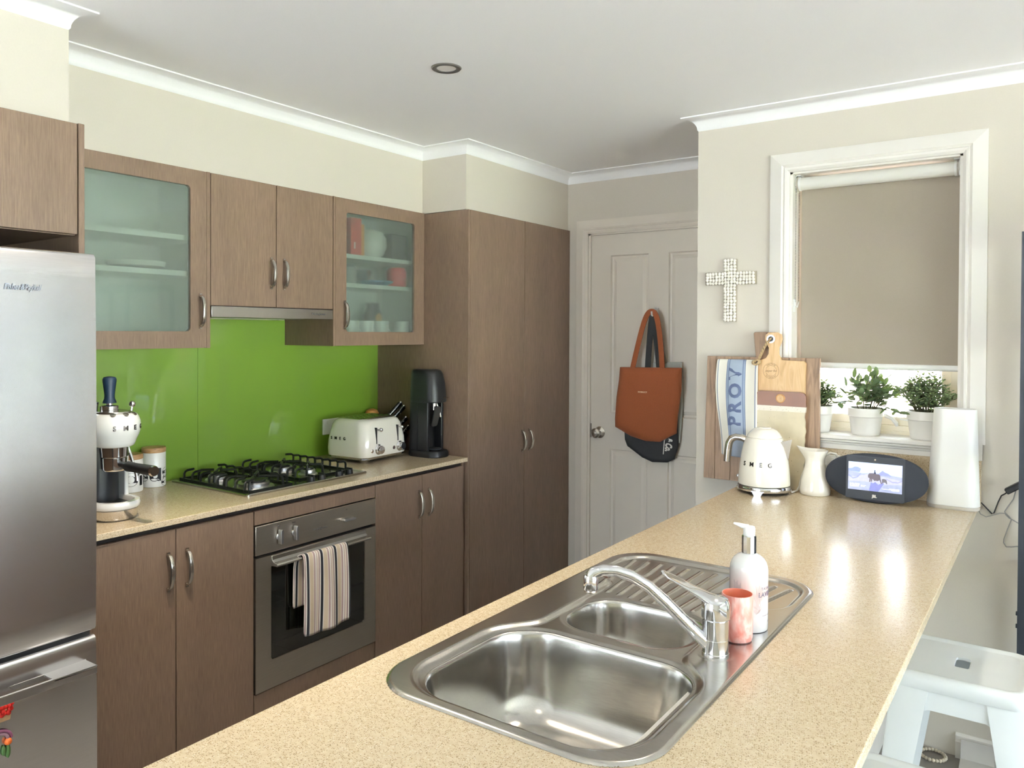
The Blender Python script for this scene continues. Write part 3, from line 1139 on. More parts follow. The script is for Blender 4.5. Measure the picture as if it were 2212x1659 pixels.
def trivet(y0, y1, x0, x1, centres):
    b = MB()
    zt, z0 = ZB + .046, ZB + .008
    for yy, d in ((y0, 1), (y1, -1)):
        n = 8
        for k in range(n):
            x = x0 + (x1 - x0) * (k + .5) / n
            b.tube([(x, yy, z0), (x, yy, zt - .012), (x, yy + d * .004, zt - .004), (x, yy + d * .012, zt), (x, yy + d * .042, zt + .002)], .0048, 6)
        b.box(x0, x1, yy - .004, yy + .004, z0 - .001, z0 + .008)
    for x in (x0, x1):
        b.box(x - .004, x + .004, y0, y1, z0 - .001, z0 + .007)
    for cx, cy, r_ in centres:
        for a in range(4):
            ang = a * PI / 2 + PI / 4
            dx, dy = math.cos(ang), math.sin(ang)
            p0 = Vector((cx + dx * r_ * .35, cy + dy * r_ * .35, zt))
            p1 = Vector((cx + dx * r_ * 1.6, cy + dy * r_ * 1.6, zt))
            b.tube([p0, p1, p1 + Vector((dx * .008, dy * .008, -.010)), (p1.x + dx * .010, p1.y + dy * .010, z0)], .0052, 6)
    return b.build('trivet', IRON, ck)


trivet(1.790, 1.985, -2.86, -2.42, [BURN[0], BURN[1]])
trivet(2.065, 2.335, -2.86, -2.47, [BURN[2], BURN[3]])
for k, yy in enumerate((2.085, 2.140, 2.235, 2.290)):
    b = MB()
    b.lathe([(.016, .006), (.0165, .010), (.015, .024), (.012, .027), (.004, .0275)], (-2.425, yy, ZB), 20)
    b.box(-2.441, -2.409, yy - .0035, yy + .0035, ZB + .018, ZB + .032)
    b.build('control_knob', BLACK, ck)

# ---------------- toaster
TX, TY = -2.692, 2.656
ts = thing('toaster', 'white retro four-slice toaster with chrome levers beside the cooktop', 'toaster', (TX, TY, ZB), 0.05)
b = MB()
loops = []
hx, hy = .127, .152
for z, k, r_ in ((.026, 0.0, .045), (.030, .002, .047), (.060, .004, .050), (.10, .002, .052), (.14, -.004, .054), (.17, -.010, .056), (.186, -.018, .056), (.194, -.028, .052), (.197, -.040, .045)):
    loops.append([(p[0], p[1], z) for p in rr(0, 0, hx + k, hy + k, r_, 8)])
b.loft(loops)
b.build('shell', ENAMEL, ts, local=True, angle=60)
b = MB()
b.loft([[(p[0], p[1], z) for p in rr(0, 0, hx + k, hy + k, .045, 8)] for z, k in ((.014, -.008), (.026, -.002), (.0275, -.006))])
for sx in (-1, 1):
    for sy in (-1, 1):
        b.loft([[(sx * (hx - .03) + p[0], sy * (hy - .03) + p[1], z) for p in rr(0, 0, s_, s_, s_ * .4, 3)] for z, s_ in ((0, .012), (.004, .013), (.016, .022))])
b.build('chrome_base', CHROME, ts, local=True)
b = MB()
b.loft([[(p[0], p[1], z) for p in rr(0, 0, hx - .042 + k, hy - .042 + k, .04, 8)] for z, k in ((.193, .006), (.1985, .004), (.2005, 0))])
top = b.build('top_plate', STEEL, ts, local=True)
for sx in (-.052, -.018, .018, .052):
    for sy in (-.056, .056):
        MB().box(sx - .0125, sx + .0125, sy - .050, sy + .050, .1990, .2013).build('slot', GLOSSBLACK, top, smooth=False, local=True)
        b = MB()
        for k in (-.030, .0, .030):
            b.tube([(sx - .0125, sy + k, .2015), (sx + .0125, sy + k, .2015)], .0012, 5)
        b.build('slot_guard', CHROME, top, local=True)
fx = hx + .004
for sy in (-.075, .075):
    MB().box(fx - .012, fx + .0008, sy - .0022, sy + .0022, .085, .160).build('lever_slot', BLACK, ts, smooth=False, local=True)
    b = MB()
    b.tube([(fx - .008, sy, .150), (fx + .014, sy + .004, .150)], .0025, 6)
    b.sphere((fx + .016, sy + .010, .150), .0095, 16, 10)
    b.build('lever', CHROME, ts, local=True)
    b = MB()
    Mk = Matrix.Translation((fx - .004, sy + .012, .058)) @ Matrix.Rotation(PI / 2, 4, 'Y')
    b.lathe([(.024, 0), (.024, .006), (.0215, .009), (.0195, .011), (.0195, .024), (.017, .028), (.004, .0285)], n=28, M=Mk)
    b.build('browning_knob', CHROME, ts, local=True)
for sy in (-.105, -.036, .046):
    b = MB()
    Mk = Matrix.Translation((fx - .003, sy, .055)) @ Matrix.Rotation(PI / 2, 4, 'Y')
    b.lathe([(.0085, 0), (.0085, .004), (.006, .006), (.001, .0062)], n=18, M=Mk)
    b.build('button', NICKEL if sy < -.1 else mat('dark_button', (70, 52, 48), .4), ts, local=True)
text('lettering', 'SMEG', .019, DARKCHR, ts, Matrix.Translation((-.035, -hy - .0035, .108)) @ FACE_NY, local=True, spacing=2.6, bold=.0003, depth=.001)

# power outlet behind toaster
t = thing('power_outlet', 'white double power outlet on the green splashback behind the toaster', 'outlet', (XW + .0065, 2.63, 1.035))
MB().box(XW + .0066, XW + .016, 2.572, 2.69, 1.000, 1.076).build('plate', WHITEPL, t, bevel=.003)
for yy in (2.602, 2.66):
    MB().box(XW + .016, XW + .019, yy - .008, yy + .008, 1.052, 1.066).build('switch', WHITEPL, t, bevel=.001)

# ---------------- knife block and knives
KB = Vector((-2.760, 2.874, ZB))
kb = thing('knife_block', 'dark slanted knife block partly hidden behind the toaster', 'knife block', KB)
tilt = math.radians(38)
KD = Vector((math.sin(tilt) * .70, math.sin(tilt) * .72, math.cos(tilt))).normalized()


def slant_box(b, base, hx_, hy_, l0, l1, d):
    side = Vector((-d.y, d.x, 0)).normalized()
    up = d.cross(side).normalized()
    loops = []
    for l in (l0, l1):
        c = base + d * l
        loops.append([c + side * sx * hx_ + up * sy * hy_ for sx, sy in ((-1, -1), (1, -1), (1, 1), (-1, 1))])
    b.loft(loops)
    return side, up


b = MB()
b.prism([(-2.828, .901), (-2.715, .901), (-2.670, .985), (-2.765, 1.062), (-2.828, .950)], 'y', 2.822, 2.925)
b.build('block', mat('near_black_wood', (38, 36, 34), .45, var=.15, scale=30, stretch=(1, 1, 6)), kb, bevel=.003)
KN = [((-2.745, 2.822, 1.055), .130, 0), ((-2.722, 2.840, 1.050), .112, 0), ((-2.700, 2.872, 1.020), .072, 0), ((-2.685, 2.885, 0.985), .060, 0)]
kd = Vector((.34, .60, .68)).normalized()
klabels = ['black riveted knife handle leaning highest, nearest the green splashback', 'black riveted knife handle second from the green splashback in the block',
           'short black knife handle lower in the block, beside the soda maker', 'lowest black knife handle, next to the black soda maker']
for (p, ln, _), lab in zip(KN, klabels):
    p = Vector(p)
    t = thing('knife', lab, 'knife', p, group='knives in the dark block')
    b = MB()
    side = Vector((-kd.y, kd.x, 0)).normalized()
    up = kd.cross(side).normalized()
    loops = []
    for l, wv in ((0, .010), (.012, .0115), (ln * .5, .0105), (ln - .014, .0125), (ln, .0115)):
        c = p + kd * l
        loops.append([c + side * (.007 * math.cos(a)) + up * (wv * math.sin(a)) for a in [2 * PI * k / 12 for k in range(12)]])
    b.loft(loops)
    b.build('knife_handle', GLOSSBLACK, t)
    b = MB()
    for l in (.028, .055, .082):
        c = p + kd * l * (ln / .125)
        b.sphere(c - side * .0058, .0028, 8, 6)
        b.sphere(c + side * .0058, .0028, 8, 6)
    c = p + kd * ln
    b.loft([[c + kd * q + side * (.0074 * math.cos(a)) + up * (.012 * math.sin(a)) for a in [2 * PI * k / 12 for k in range(12)]] for q in (-.004, .002)])
    b.build('rivets', CHROME, t)
    slant_box(b2 := MB(), p, .0012, .011, -.012, 0, kd)
    b2.build('blade', CHROME, t, smooth=False)
t = thing('garlic_keeper', 'small orange-brown wooden dome behind the toaster', 'wooden jar', (-2.874, 2.872, ZB))
MB().lathe([(.030, 0), (.033, .01), (.033, .15), (.030, .17)], (-2.874, 2.872, ZB), 24).build('body', CORK, t)
MB().lathe([(.034, .17), (.035, .185), (.028, .20), (.012, .207), (.001, .208)], (-2.874, 2.872, ZB), 24).build('lid', mat('orange_wood', (190, 132, 66), .5, var=.15, scale=40), t)

# ---------------- soda maker
SX, SY = -2.500, 2.884
sm = thing('soda_maker', 'tall black soda maker standing against the pantry side', 'soda maker', (SX, SY, ZB))
b = MB()
loops = []
for z, hx_, hy_, ox in ((0, .098, .066, 0), (.004, .100, .068, 0), (.020, .099, .067, 0), (.030, .096, .063, 0)):
    loops.append([(SX + ox + p[0], SY + p[1], ZB + z) for p in rr(0, 0, hx_, hy_, .055, 6)])
b.loft(loops)
b.build('base', BLACK, sm)
b = MB()
loops = []
for z, x0, x1, hy_ in ((.028, -.095, .010, .060), (.20, -.092, .008, .058), (.27, -.090, .012, .0575)):
    loops.append([(SX + (x0 + x1) / 2 + p[0], SY + p[1], ZB + z) for p in rr(0, 0, (x1 - x0) / 2, hy_, .04, 6)])
b.loft(loops)
for sy in (-1, 1):
    b.box(SX - .02, SX + .045, SY + sy * .052 - .008, SY + sy * .052 + .008, ZB + .028, ZB + .27)
b.build('column', BLACK, sm, bevel=.004)
b = MB()
loops = []
for z, x1, hy_ in ((.262, .078, .060), (.266, .084, .063), (.28, .085, .063), (.36, .076, .060), (.400, .068, .056), (.414, .060, .052), (.4195, .052, .046), (.421, .040, .036)):
    loops.append([(SX + (-.088 + x1) / 2 + p[0], SY + p[1], ZB + z) for p in rr(0, 0, (x1 + .088) / 2, hy_, min(.045, hy_ - .001), 8)])
b.loft(loops)
b.build('head', BLACK, sm, angle=50)
MB().box(SX + .083, SX + .0865, SY + .012, SY + .048, ZB + .284, ZB + .287).build('logo_bar', NICKEL, sm, smooth=False)
b = MB()
b.lathe([(.012, .225), (.012, .262)], (SX + .035, SY, ZB), 16)
b.tube([(SX + .040, SY + .010, ZB + .262), (SX + .055, SY + .018, ZB + .215), (SX + .058, SY + .022, ZB + .190)], .004, 8)
b.build('nozzle', NICKEL, sm)
Mp = Matrix.Translation((SX + .052, SY - .005, ZB + .195)) @ Matrix.Rotation(.28, 4, 'Y')
b = MB()
b.prism([(p[0], p[1]) for p in rr(0, 0, .021, .050, .012, 4)], 'x', -.003, .003, Mp)
b.build('bottle_clip', mat('smoke_steel', (110, 112, 114), .3, .8), sm)
b = MB()
b.lathe([(.016, .030), (.030, .034), (.034, .040), (.020, .042)], (SX + .040, SY, ZB), 20)
b.build('drip_disc', mat('dull_grey', (92, 94, 96), .4, .5), sm)

# ---------------- coffee machine
MX, MY = -2.470, 1.315
cm = thing('coffee_machine', 'white retro espresso machine half hidden behind the fridge', 'coffee machine', (-2.6, MY, ZB))


def stadium(xc, r_, xb, z, n=18, wy=1.0):
    """half round front toward +x, straight back"""
    pts = [(xc + r_ * math.cos(a), MY + r_ * wy * math.sin(a), ZB + z) for a in [-PI / 2 + PI * k / n for k in range(n + 1)]]
    hb = r_ * wy
    return pts + [(xb, MY + hb, ZB + z), (xb, MY - hb, ZB + z)]


b = MB()
b.loft([stadium(MX - .10, r_, -2.79, z) for z, r_ in ((.012, .060), (.25, .060))])
b.build('column', mat('dark_anthracite', (34, 36, 42), .3, var=.05, coat=.4), cm)
b = MB()
for sy in (-1, 1):
    b.box(-2.79, -2.515, MY + sy * .066 - .007, MY + sy * .066 + .007, ZB + .012, ZB + .24)
b.build('side_panel', WHITEEN, cm, bevel=.004)
HZ = [(.232, .052), (.236, .058), (.246, .063), (.256, .066), (.270, .073), (.285, .0775), (.300, .0785), (.315, .0765), (.328, .0715), (.336, .066), (.339, .060)]
b = MB()
b.loft([stadium(MX, r_, -2.79, z, 28) for z, r_ in HZ])
b.build('head', WHITEEN, cm, angle=70)
b = MB()
b.loft([stadium(MX, r_, -2.78, z, 20) for z, r_ in ((.338, .052), (.343, .051), (.345, .049))])
b.build('cup_warmer', STEEL, cm)
for a in (-.55, .05, .62):
    Mk = Matrix.Translation((MX + .0635 * math.cos(a), MY + .0635 * math.sin(a), ZB + .3375)) @ Matrix.Rotation(a, 4, 'Z') @ Matrix.Rotation(.5, 4, 'Y')
    MB().lathe([(.0085, -.002), (.0085, .0016), (.006, .0022)], n=18, M=Mk).build('button', NICKEL, cm)
b = MB()
b.sphere((MX - .015, MY + .068, ZB + .362), .0105, 16, 10)
b.tube([(MX - .015, MY + .062, ZB + .33), (MX - .015, MY + .067, ZB + .355)], .0035, 8)
b.build('steam_lever', CHROME, cm)


def wrap_front(v, rad, z0, a0, cx, cy):
    a = a0 + v.x / rad
    return Vector((cx + (rad + .0006 + v.z) * math.cos(a), cy + (rad + .0006 + v.z) * math.sin(a), z0 + v.y))


text('lettering', 'SMEG', .021, DARKCHR, cm, None, fn=lambda v: wrap_front(v, .0785, ZB + .295, .17, MX, MY), spacing=2.9, bold=.0007, depth=.0008)
b = MB()
b.lathe([(.034, .195), (.040, .200), (.042, .232)], (MX, MY, ZB), 28)
b.build('brew_group', CHROME, cm)
b = MB()
b.lathe([(.034, .155), (.037, .160), (.037, .196)], (MX, MY, ZB), 28)
pf = b.build('portafilter', CHROME, cm)
b = MB()
b.tube([(MX + .034, MY, ZB + .178), (MX + .060, MY + .002, ZB + .176), (MX + .075, MY + .004, ZB + .174), (MX + .110, MY + .006, ZB + .1735), (MX + .205, MY + .012, ZB + .172)], [.009, .011, .0165, .0150, .0165], 16)
b.build('portafilter_handle', BLACK, pf)
b = MB()
b.tube([(MX + .204, MY + .012, ZB + .1720), (MX + .212, MY + .0125, ZB + .1718)], [.0170, .0150], 18)
b.build('handle_cap', CHROME, pf)
b = MB()
b.tube([(MX - .02, MY + .050, ZB + .236), (MX - .012, MY + .062, ZB + .19), (MX + .005, MY + .070, ZB + .13), (MX + .008, MY + .071, ZB + .11)], .0055, 10)
b.build('steam_wand', CHROME, cm)
b = MB()
ro, ri = [], []
loops = []
for z, r_ in ((.036, .068), (.040, .074), (.052, .0755), (.060, .073), (.061, .066), (.061, .058), (.056, .054), (.046, .052)):
    loops.append(stadium(MX + .002, r_, -2.58, z, 26))
b.loft(loops)
b.build('drip_tray', WHITEEN, cm, angle=50)
b = MB()
b.loft([stadium(MX, r_, -2.60, z, 24) for z, r_ in ((.002, .060), (.010, .066), (.034, .069), (.036, .066))])
b.build('tray_base', CHROME, cm)
MB().loft([stadium(MX, r_, -2.57, z, 24) for z, r_ in ((.046, .0500), (.0475, .0495))]).build('drip_grid', mat('dark_grid', (78, 76, 72), .3, .8), cm)
tm = thing('coffee_tamper', 'navy handled steel coffee tamper standing on the espresso machine', 'tamper', (MX - .022, MY - .004, ZB + .345))
cx, cy = MX - .022, MY - .004
MB().lathe([(.027, .345), (.0275, .348), (.0275, .360), (.025, .362), (.010, .364), (.0095, .370)], (cx, cy, ZB), 28).build('base', CHROME, tm)
MB().lathe([(.008, .369), (.0205, .370), (.0200, .375), (.0158, .384), (.0150, .395), (.0178, .42), (.0205, .440), (.0205, .447), (.017, .453), (.008, .4555), (.001, .456)], (cx, cy, ZB), 28).build('tamper_handle', NAVY, tm)
t = thing('filter_basket', 'small steel filter basket on top of the espresso machine', 'filter basket', (MX - .045, MY - .052, ZB + .345))
MB().lathe([(.020, .345), (.0225, .366), (.0245, .369), (.0245, .374), (.021, .3745), (.0195, .352), (.001, .350)], (MX - .05, MY - .050, ZB), 24).build('body', CHROME, t)

# ---------------- canisters


def canister(label, word, cx, cy, r_, h, size, a0):
    t = thing('canister', label, 'canister', (cx, cy, ZB), group='white lettered canisters')
    MB().lathe([(r_ * .93, 0), (r_ * .99, .002), (r_, .006), (r_, h - .002), (r_ * .98, h), (r_ * .9, h)], (cx, cy, ZB), 48).build('body', CERAMIC, t)
    MB().lathe([(r_ * .90, h - .004), (r_ * .93, h + .0005), (r_ * 1.005, h + .001), (r_ * 1.01, h + .004), (r_ * 1.01, h + .015), (r_ * .985, h + .019), (r_ * .5, h + .0195)], (cx, cy, ZB), 48).build('lid', CORK, t)
    text('lettering', word, size, INK, t, None, fn=lambda v: wrap_front(v, r_, ZB + .057, a0, cx, cy), bold=.0024, depth=.0002, res=6)


canister('white canister with wooden lid, lettered of in black, nearer the espresso machine', 'coffee', -2.837, 1.571, .0437, .122, .100, .70)
canister('white canister with wooden lid lettered su in black, nearer the cooktop', 'sugar', -2.865, 1.680, .0437, .132, .100, .60)

# ---------------- contents of the glass cupboards
def box_thing(name, label, cat, x0, x1, y0, y1, z0, z1, m, group=None):
    t = thing(name, label, cat, ((x0 + x1) / 2, (y0 + y1) / 2, z0), group=group)
    MB().box(x0, x1, y0, y1, z0, z1).build('carton', m, t, bevel=.002)
    MB().box(x1 - .001, x1 + .0008, y0 + .02, y1 - .04, z0 + .03, z0 + .06).build('label_patch', WHITEPL, t, smooth=False)
    return t


RED = mat('red_carton', (205, 44, 30), .5)
Z3, Z2, Z1 = 1.857, 1.725, 1.4565
box_thing('red_carton', 'red carton on the top shelf of the right glass cupboard', 'carton', -2.74, -2.655, 2.515, 2.582, Z3, 2.03, RED)
t = thing('orange_packet', 'orange and yellow packet beside the red carton on the top shelf', 'packet', (-2.72, 2.61, Z3))
MB().box(-2.76, -2.68, 2.588, 2.628, Z3, Z3 + .155).build('body', mat('orange_packet', (226, 150, 50), .5), t, bevel=.006)
t = thing('white_bowl', 'large white round bowl on the top shelf behind frosted glass', 'bowl', (-2.74, 2.73, Z3))
MB().lathe([(.04, 0), (.065, .02), (.080, .06), (.078, .10), (.06, .13), (.03, .14), (.001, .142)], (-2.74, 2.722, Z3), 32).build('body', CERAMIC, t)
t = thing('dark_canister', 'dark grey box at the right of the white bowl behind frosted glass', 'box', (-2.74, 2.83, Z3))
MB().box(-2.82, -2.68, 2.812, 2.922, Z3, Z3 + .13).build('body', mat('slate_box', (74, 76, 80), .5), t, bevel=.004)
t = thing('red_jar', 'round red jar on the middle shelf behind frosted glass', 'jar', (-2.7, 2.83, Z2))
MB().lathe([(.044, 0), (.050, .01), (.050, .080), (.040, .096), (.001, .098)], (-2.70, 2.865, Z2), 28).build('body', mat('red_jar_glaze', (200, 34, 46), .4), t)
t = thing('blue_dish', 'flat blue dish on the middle shelf behind frosted glass', 'dish', (-2.7, 2.68, Z2))
MB().lathe([(.05, 0), (.085, .015), (.088, .022), (.08, .022), (.045, .006)], (-2.70, 2.715, Z2), 28).build('body', mat('blue_glaze', (44, 110, 150), .4), t)
t = thing('grey_jar', 'grey lidded jar at the left of the middle shelf behind frosted glass', 'jar', (-2.72, 2.47, Z2))
MB().lathe([(.038, 0), (.042, .02), (.040, .08), (.028, .095), (.001, .097)], (-2.72, 2.555, Z2), 28).build('body', mat('pale_grey_glaze', (150, 152, 150), .4), t)
t = thing('steel_bowl', 'steel bowl standing behind the blue dish on the middle shelf', 'bowl', (-2.82, 2.70, Z2))
MB().lathe([(.03, 0), (.06, .03), (.075, .08), (.072, .08), (.03, .01)], (-2.83, 2.72, Z2), 28).build('body', STEEL, t)
mugs = [(2.530, 'leftmost white mug at the bottom of the right glass cupboard'), (2.628, 'second white mug from the left at the bottom of the glass cupboard'),
        (2.726, 'white mug beside the dark jug behind frosted glass'), (2.868, 'rightmost white mug at the bottom of the glass cupboard')]
for yy, lab in mugs:
    t = thing('white_mug', lab, 'mug', (-2.67, yy, Z1), group='white mugs behind frosted glass')
    MB().lathe([(.032, 0), (.040, .006), (.042, .098), (.039, .098), (.035, .008), (.001, .007)], (-2.675, yy, Z1), 28).build('body', CERAMIC, t)
    MB().tube([(-2.675 + .03, yy + .02 + .018 * math.sin(a) , Z1 + .038 + .022 * math.cos(a)) for a in [PI * k / 8 for k in range(9)]], .004, 6).build('mug_handle', CERAMIC, t)
t = thing('dark_jug', 'dark jug with yellow label at the back of the bottom shelf', 'jug', (-2.78, 2.765, Z1))
MB().lathe([(.035, 0), (.045, .02), (.047, .13), (.034, .165), (.032, .19), (.001, .191)], (-2.800, 2.800, Z1), 28).build('body', mat('dark_glaze', (52, 48, 46), .4), t)
MB().sphere((-2.758, 2.800, Z1 + .115), .022, 14, 10, (.3, 1, 1.1)).build('label_patch', mat('yellow_label', (212, 160, 74), .5), t)
t = thing('serving_plate', 'pale plate on the middle shelf of the left glass cupboard', 'plate', (-2.74, 1.55, Z2))
MB().lathe([(.05, 0), (.095, .012), (.10, .030), (.092, .030), (.05, .008)], (-2.74, 1.54, Z2), 32).build('body', CERAMIC, t)

# ---------------- downlights
for i, (lx, ly, pw) in enumerate([(-1.731, 2.084, 0.0)] + LAMPS):
    labs = ['unlit recessed downlight with dull steel ring in the kitchen ceiling', 'lit downlight in the ceiling over the sink', 'lit downlight over the near end of the island',
            'lit downlight near the sliding glass door', 'lit downlight towards the rear of the living area', 'added unseen downlight above the fridge aisle, brightening the base cupboards']
    t = thing('downlight', labs[i], 'downlight', (lx, ly, ZC), group='ceiling downlights')
    b = MB()
    b.lathe([(.034, 0), (.034, -.003), (.040, -.0055), (.049, -.0045), (.0525, -.001), (.0525, 0)], (lx, ly, ZC), 40)
    b.build('ring', mat('dull_steel_ring', (150, 150, 150), .35, .9), t)
    m_ = mat('frosted_lens', (240, 234, 230), .6)
    MB().lathe([(.034, -.001), (.020, -.0016), (.001, -.0018)], (lx, ly, ZC), 32).build('lens', m_ if pw == 0 else mat('lit_lens', (255, 226, 180), .4, emit=4.0), t)
    if pw:
        light('downlight_lamp', 'SPOT', (lx, ly, ZC - .012), pw, LAMP_COL, spot_size=1.45 if lx < -1 else 2.35, spot_blend=.9, shadow_soft_size=.05)

# ================================================================= ISLAND
IX0, IX1, IY0, IY1 = -1.026, -0.2225, -0.55, 3.1855
HX0, HX1, HY0, HY1 = -.962, -.461, .955, 1.950      # cut-out under the sink
b = MB()
o4 = [(IX1, IY0), (IX1, IY1), (IX0, IY1), (IX0, IY0)]
h4 = rr((HX0 + HX1) / 2, (HY0 + HY1) / 2, (HX1 - HX0) / 2, (HY1 - HY0) / 2, .10, 6)
NH = len(h4)
vs = [(x, y, ZB) for x, y in h4 + o4] + [(x, y, ZB - .022) for x, y in h4 + o4]
fs = []
DN = NH + 4
for c in range(4):
    for k in range(6):
        a_ = c * 7 + k
        fs += [(NH + c, a_ + 1, a_), (DN + NH + c, DN + a_, DN + a_ + 1)]
    a_, b_ = c * 7 + 6, ((c + 1) % 4) * 7
    d_ = (c + 1) % 4
    fs += [(NH + c, NH + d_, b_, a_), (DN + NH + c, DN + a_, DN + b_, DN + NH + d_), (NH + c, DN + NH + c, DN + NH + d_, NH + d_)]
for k in range(NH):
    q_ = (k + 1) % NH
    fs.append((k, q_, DN + q_, DN + k))
b.add(vs, fs)
iw = b.build('island_worktop', STONE, None, smooth=True, bevel=.0022)
tag(iw, 'long speckled cream stone island worktop holding the sink and kettle', 'worktop')
us = MB().box(-.83, -.2105, YW - .018, YW - .0005, ZB + .0005, 1.0615).build('stone_upstand', STONE, None, smooth=True, bevel=.0015)
tag(us, 'speckled stone upstand on the wall below the window', 'upstand')
t = thing('island_cabinet', 'pale island base under the long stone worktop', 'cabinet', (-.72, 1.3, 0))
b = MB()
b.box(-.52, -.505, IY0 + .03, IY1 - .002, 0, ZB - .023)
b.box(IX0 + .048, -.52, IY0 + .03, IY0 + .046, .0, ZB - .023)
b.box(IX0 + .08, IX0 + .095, IY0 + .05, IY1 - .002, 0, .12)
b.build('back_panel', mat('off_white_panel', (220, 216, 208), .5), t, smooth=False)

for k in range(6):
    ya = IY0 + .03 + k * .617
    MB().box(IX0 + .03, IX0 + .048, ya + .0015, ya + .6155, .122, ZB - .03).build('cabinet_door', WOOD, t, bevel=.001, seg=1)

# ---------------- sink: pressed steel surface
import numpy as np
OC, OH, ORAD = np.array((-.7115, 1.4525)), np.array((.2605, .5065)), .105


def sdrr(X, Y, x0, x1, y0, y1, r):
    qx = np.abs(X - (x0 + x1) / 2) - (x1 - x0) / 2 + r
    qy = np.abs(Y - (y0 + y1) / 2) - (y1 - y0) / 2 + r
    return np.hypot(np.maximum(qx, 0), np.maximum(qy, 0)) + np.minimum(np.maximum(qx, qy), 0) - r


def smin(a, b_, k):
    h = np.clip(.5 + .5 * (b_ - a) / k, 0, 1)
    return b_ * (1 - h) + a * h - k * h * (1 - h)


def sstep(t):
    t = np.clip(t, 0, 1)
    return t * t * (3 - 2 * t)


BOWL = [(-.913, -.497, .985, 1.335, .095, .168), (-.855, -.580, 1.382, 1.588, .075, .115)]


def sink_height(X, Y):
    so = sdrr(X, Y, OC[0] - OH[0], OC[0] + OH[0], OC[1] - OH[1], OC[1] + OH[1], ORAD)
    z = .0006 + .0042 * sstep(-so / .006)
    A = sdrr(X, Y, -.934, -.481, .973, 1.345, .105)
    M_ = sdrr(X, Y, -.872, -.556, 1.20, 1.80, .03)
    D = sdrr(X, Y, -.942, -.472, 1.690, 1.931, .085)
    rec = smin(smin(A, M_, .05), D, .05)
    z = z - .0062 * sstep((.003 - rec) / .013)
    bb = np.minimum(sdrr(X, Y, *BOWL[0][:5]), sdrr(X, Y, *BOWL[1][:5]))
    z = z - .0022 * sstep((.012 - bb) / .012)
    for i in range(12):
        f = i / 11.0
        x0, x1 = -.880 + f * .330, -.912 + f * .405
        y0, y1 = 1.622 - .012 * math.sin(f * PI) , 1.893 - .018 * abs(f - .4)
        if f > .82:
            y0 += .05 * (f - .82) / .18
        tt = np.clip((Y - y0) / (y1 - y0), 0, 1)
        dx = np.hypot(X - (x0 + (x1 - x0) * tt), Y - (y0 + (y1 - y0) * tt))
        z = z + .0030 * sstep((.0062 - dx) / .0055)
    # raised round seat for the tap
    z = z + .0008 * sstep((.034 - np.hypot(X + .514, Y - 1.408)) / .004)
    return z, so


STEP = .003
nx, ny = int(2 * OH[0] / STEP) + 3, int(2 * OH[1] / STEP) + 3
gx = OC[0] - OH[0] - STEP + STEP * np.arange(nx)
gy = OC[1] - OH[1] - STEP + STEP * np.arange(ny)
X, Y = np.meshgrid(gx, gy, indexing='ij')
so = sdrr(X, Y, OC[0] - OH[0], OC[0] + OH[0], OC[1] - OH[1], OC[1] + OH[1], ORAD)
e = 1e-5
gxx = (sdrr(X + e, Y, OC[0] - OH[0], OC[0] + OH[0], OC[1] - OH[1], OC[1] + OH[1], ORAD) - so) / e
gyy = (sdrr(X, Y + e, OC[0] - OH[0], OC[0] + OH[0], OC[1] - OH[1], OC[1] + OH[1], ORAD) - so) / e
snap = so > -STEP * .35
X2 = np.where(snap, X - gxx * so, X)
Y2 = np.where(snap, Y - gyy * so, Y)
keep = (so < STEP * .8)
for bw_ in BOWL:
    sb_ = sdrr(X, Y, *bw_[:5])
    gx_ = (sdrr(X + e, Y, *bw_[:5]) - sb_) / e
    gy_ = (sdrr(X, Y + e, *bw_[:5]) - sb_) / e
    near_ = sb_ < STEP * .35
    X2 = np.where(near_, X - gx_ * sb_, X2)
    Y2 = np.where(near_, Y - gy_ * sb_, Y2)
    keep &= sb_ > -STEP * .8
Z2, _ = sink_height(X2, Y2)
sk = thing('sink', 'stainless steel double bowl sink with ridged drainer set into the island', 'sink', (OC[0], OC[1], ZB))
ids = -np.ones(nx * ny, int)
fl_ = keep.ravel()
ids[fl_] = np.arange(fl_.sum())
pts = np.stack((X2.ravel() - OC[0], Y2.ravel() - OC[1], Z2.ravel()), 1)[fl_]
I, J = np.meshgrid(np.arange(nx - 1), np.arange(ny - 1), indexing='ij')
q = np.stack((I * ny + J, (I + 1) * ny + J, (I + 1) * ny + J + 1, I * ny + J + 1), -1).reshape(-1, 4)
q = ids[q]
q = q[(q >= 0).all(1)]
me = bpy.data.meshes.new('basin')
me.from_pydata(pts.tolist(), [], q.tolist())
me.polygons.foreach_set('use_smooth', [True] * len(me.polygons))
me.materials.append(SINKST)
o = bpy.data.objects.new('basin', me)
COL.objects.link(o)
o.parent = sk
ZE = ZB + .0006 + .0042 - .0062 - .0022
for x0, x1, y0, y1, r0, dep in BOWL:
    loops = []
    for ins, d in ((-.0035, .0006), (0, .0003), (.0015, .0014), (.0028, .0040), (.0040, .009), (.0060, .022), (.0085, .045), (.0115, .075), (.0150, .100), (.0195, .120), (.0270, .138), (.0380, .152), (.0520, .161), (.0700, .166), (.0900, .168)):
        k_ = dep / .168
        if y1 - y0 < .25:
            ins = ins * .8
        hx_, hy_ = (x1 - x0) / 2 - ins, (y1 - y0) / 2 - ins
        loops.append([(p[0], p[1], ZE - d * k_) for p in rr((x0 + x1) / 2, (y0 + y1) / 2, hx_, hy_, min(max(.03, r0 - ins * .45), hy_ - .002, hx_ - .002), 12)])
    b = MB().loft(loops, True, False)
    nl = len(loops[-1])
    b.f.append(list(range(len(b.v) - nl, len(b.v))))
    o = b.build('bowl', SINKST, sk, angle=70)
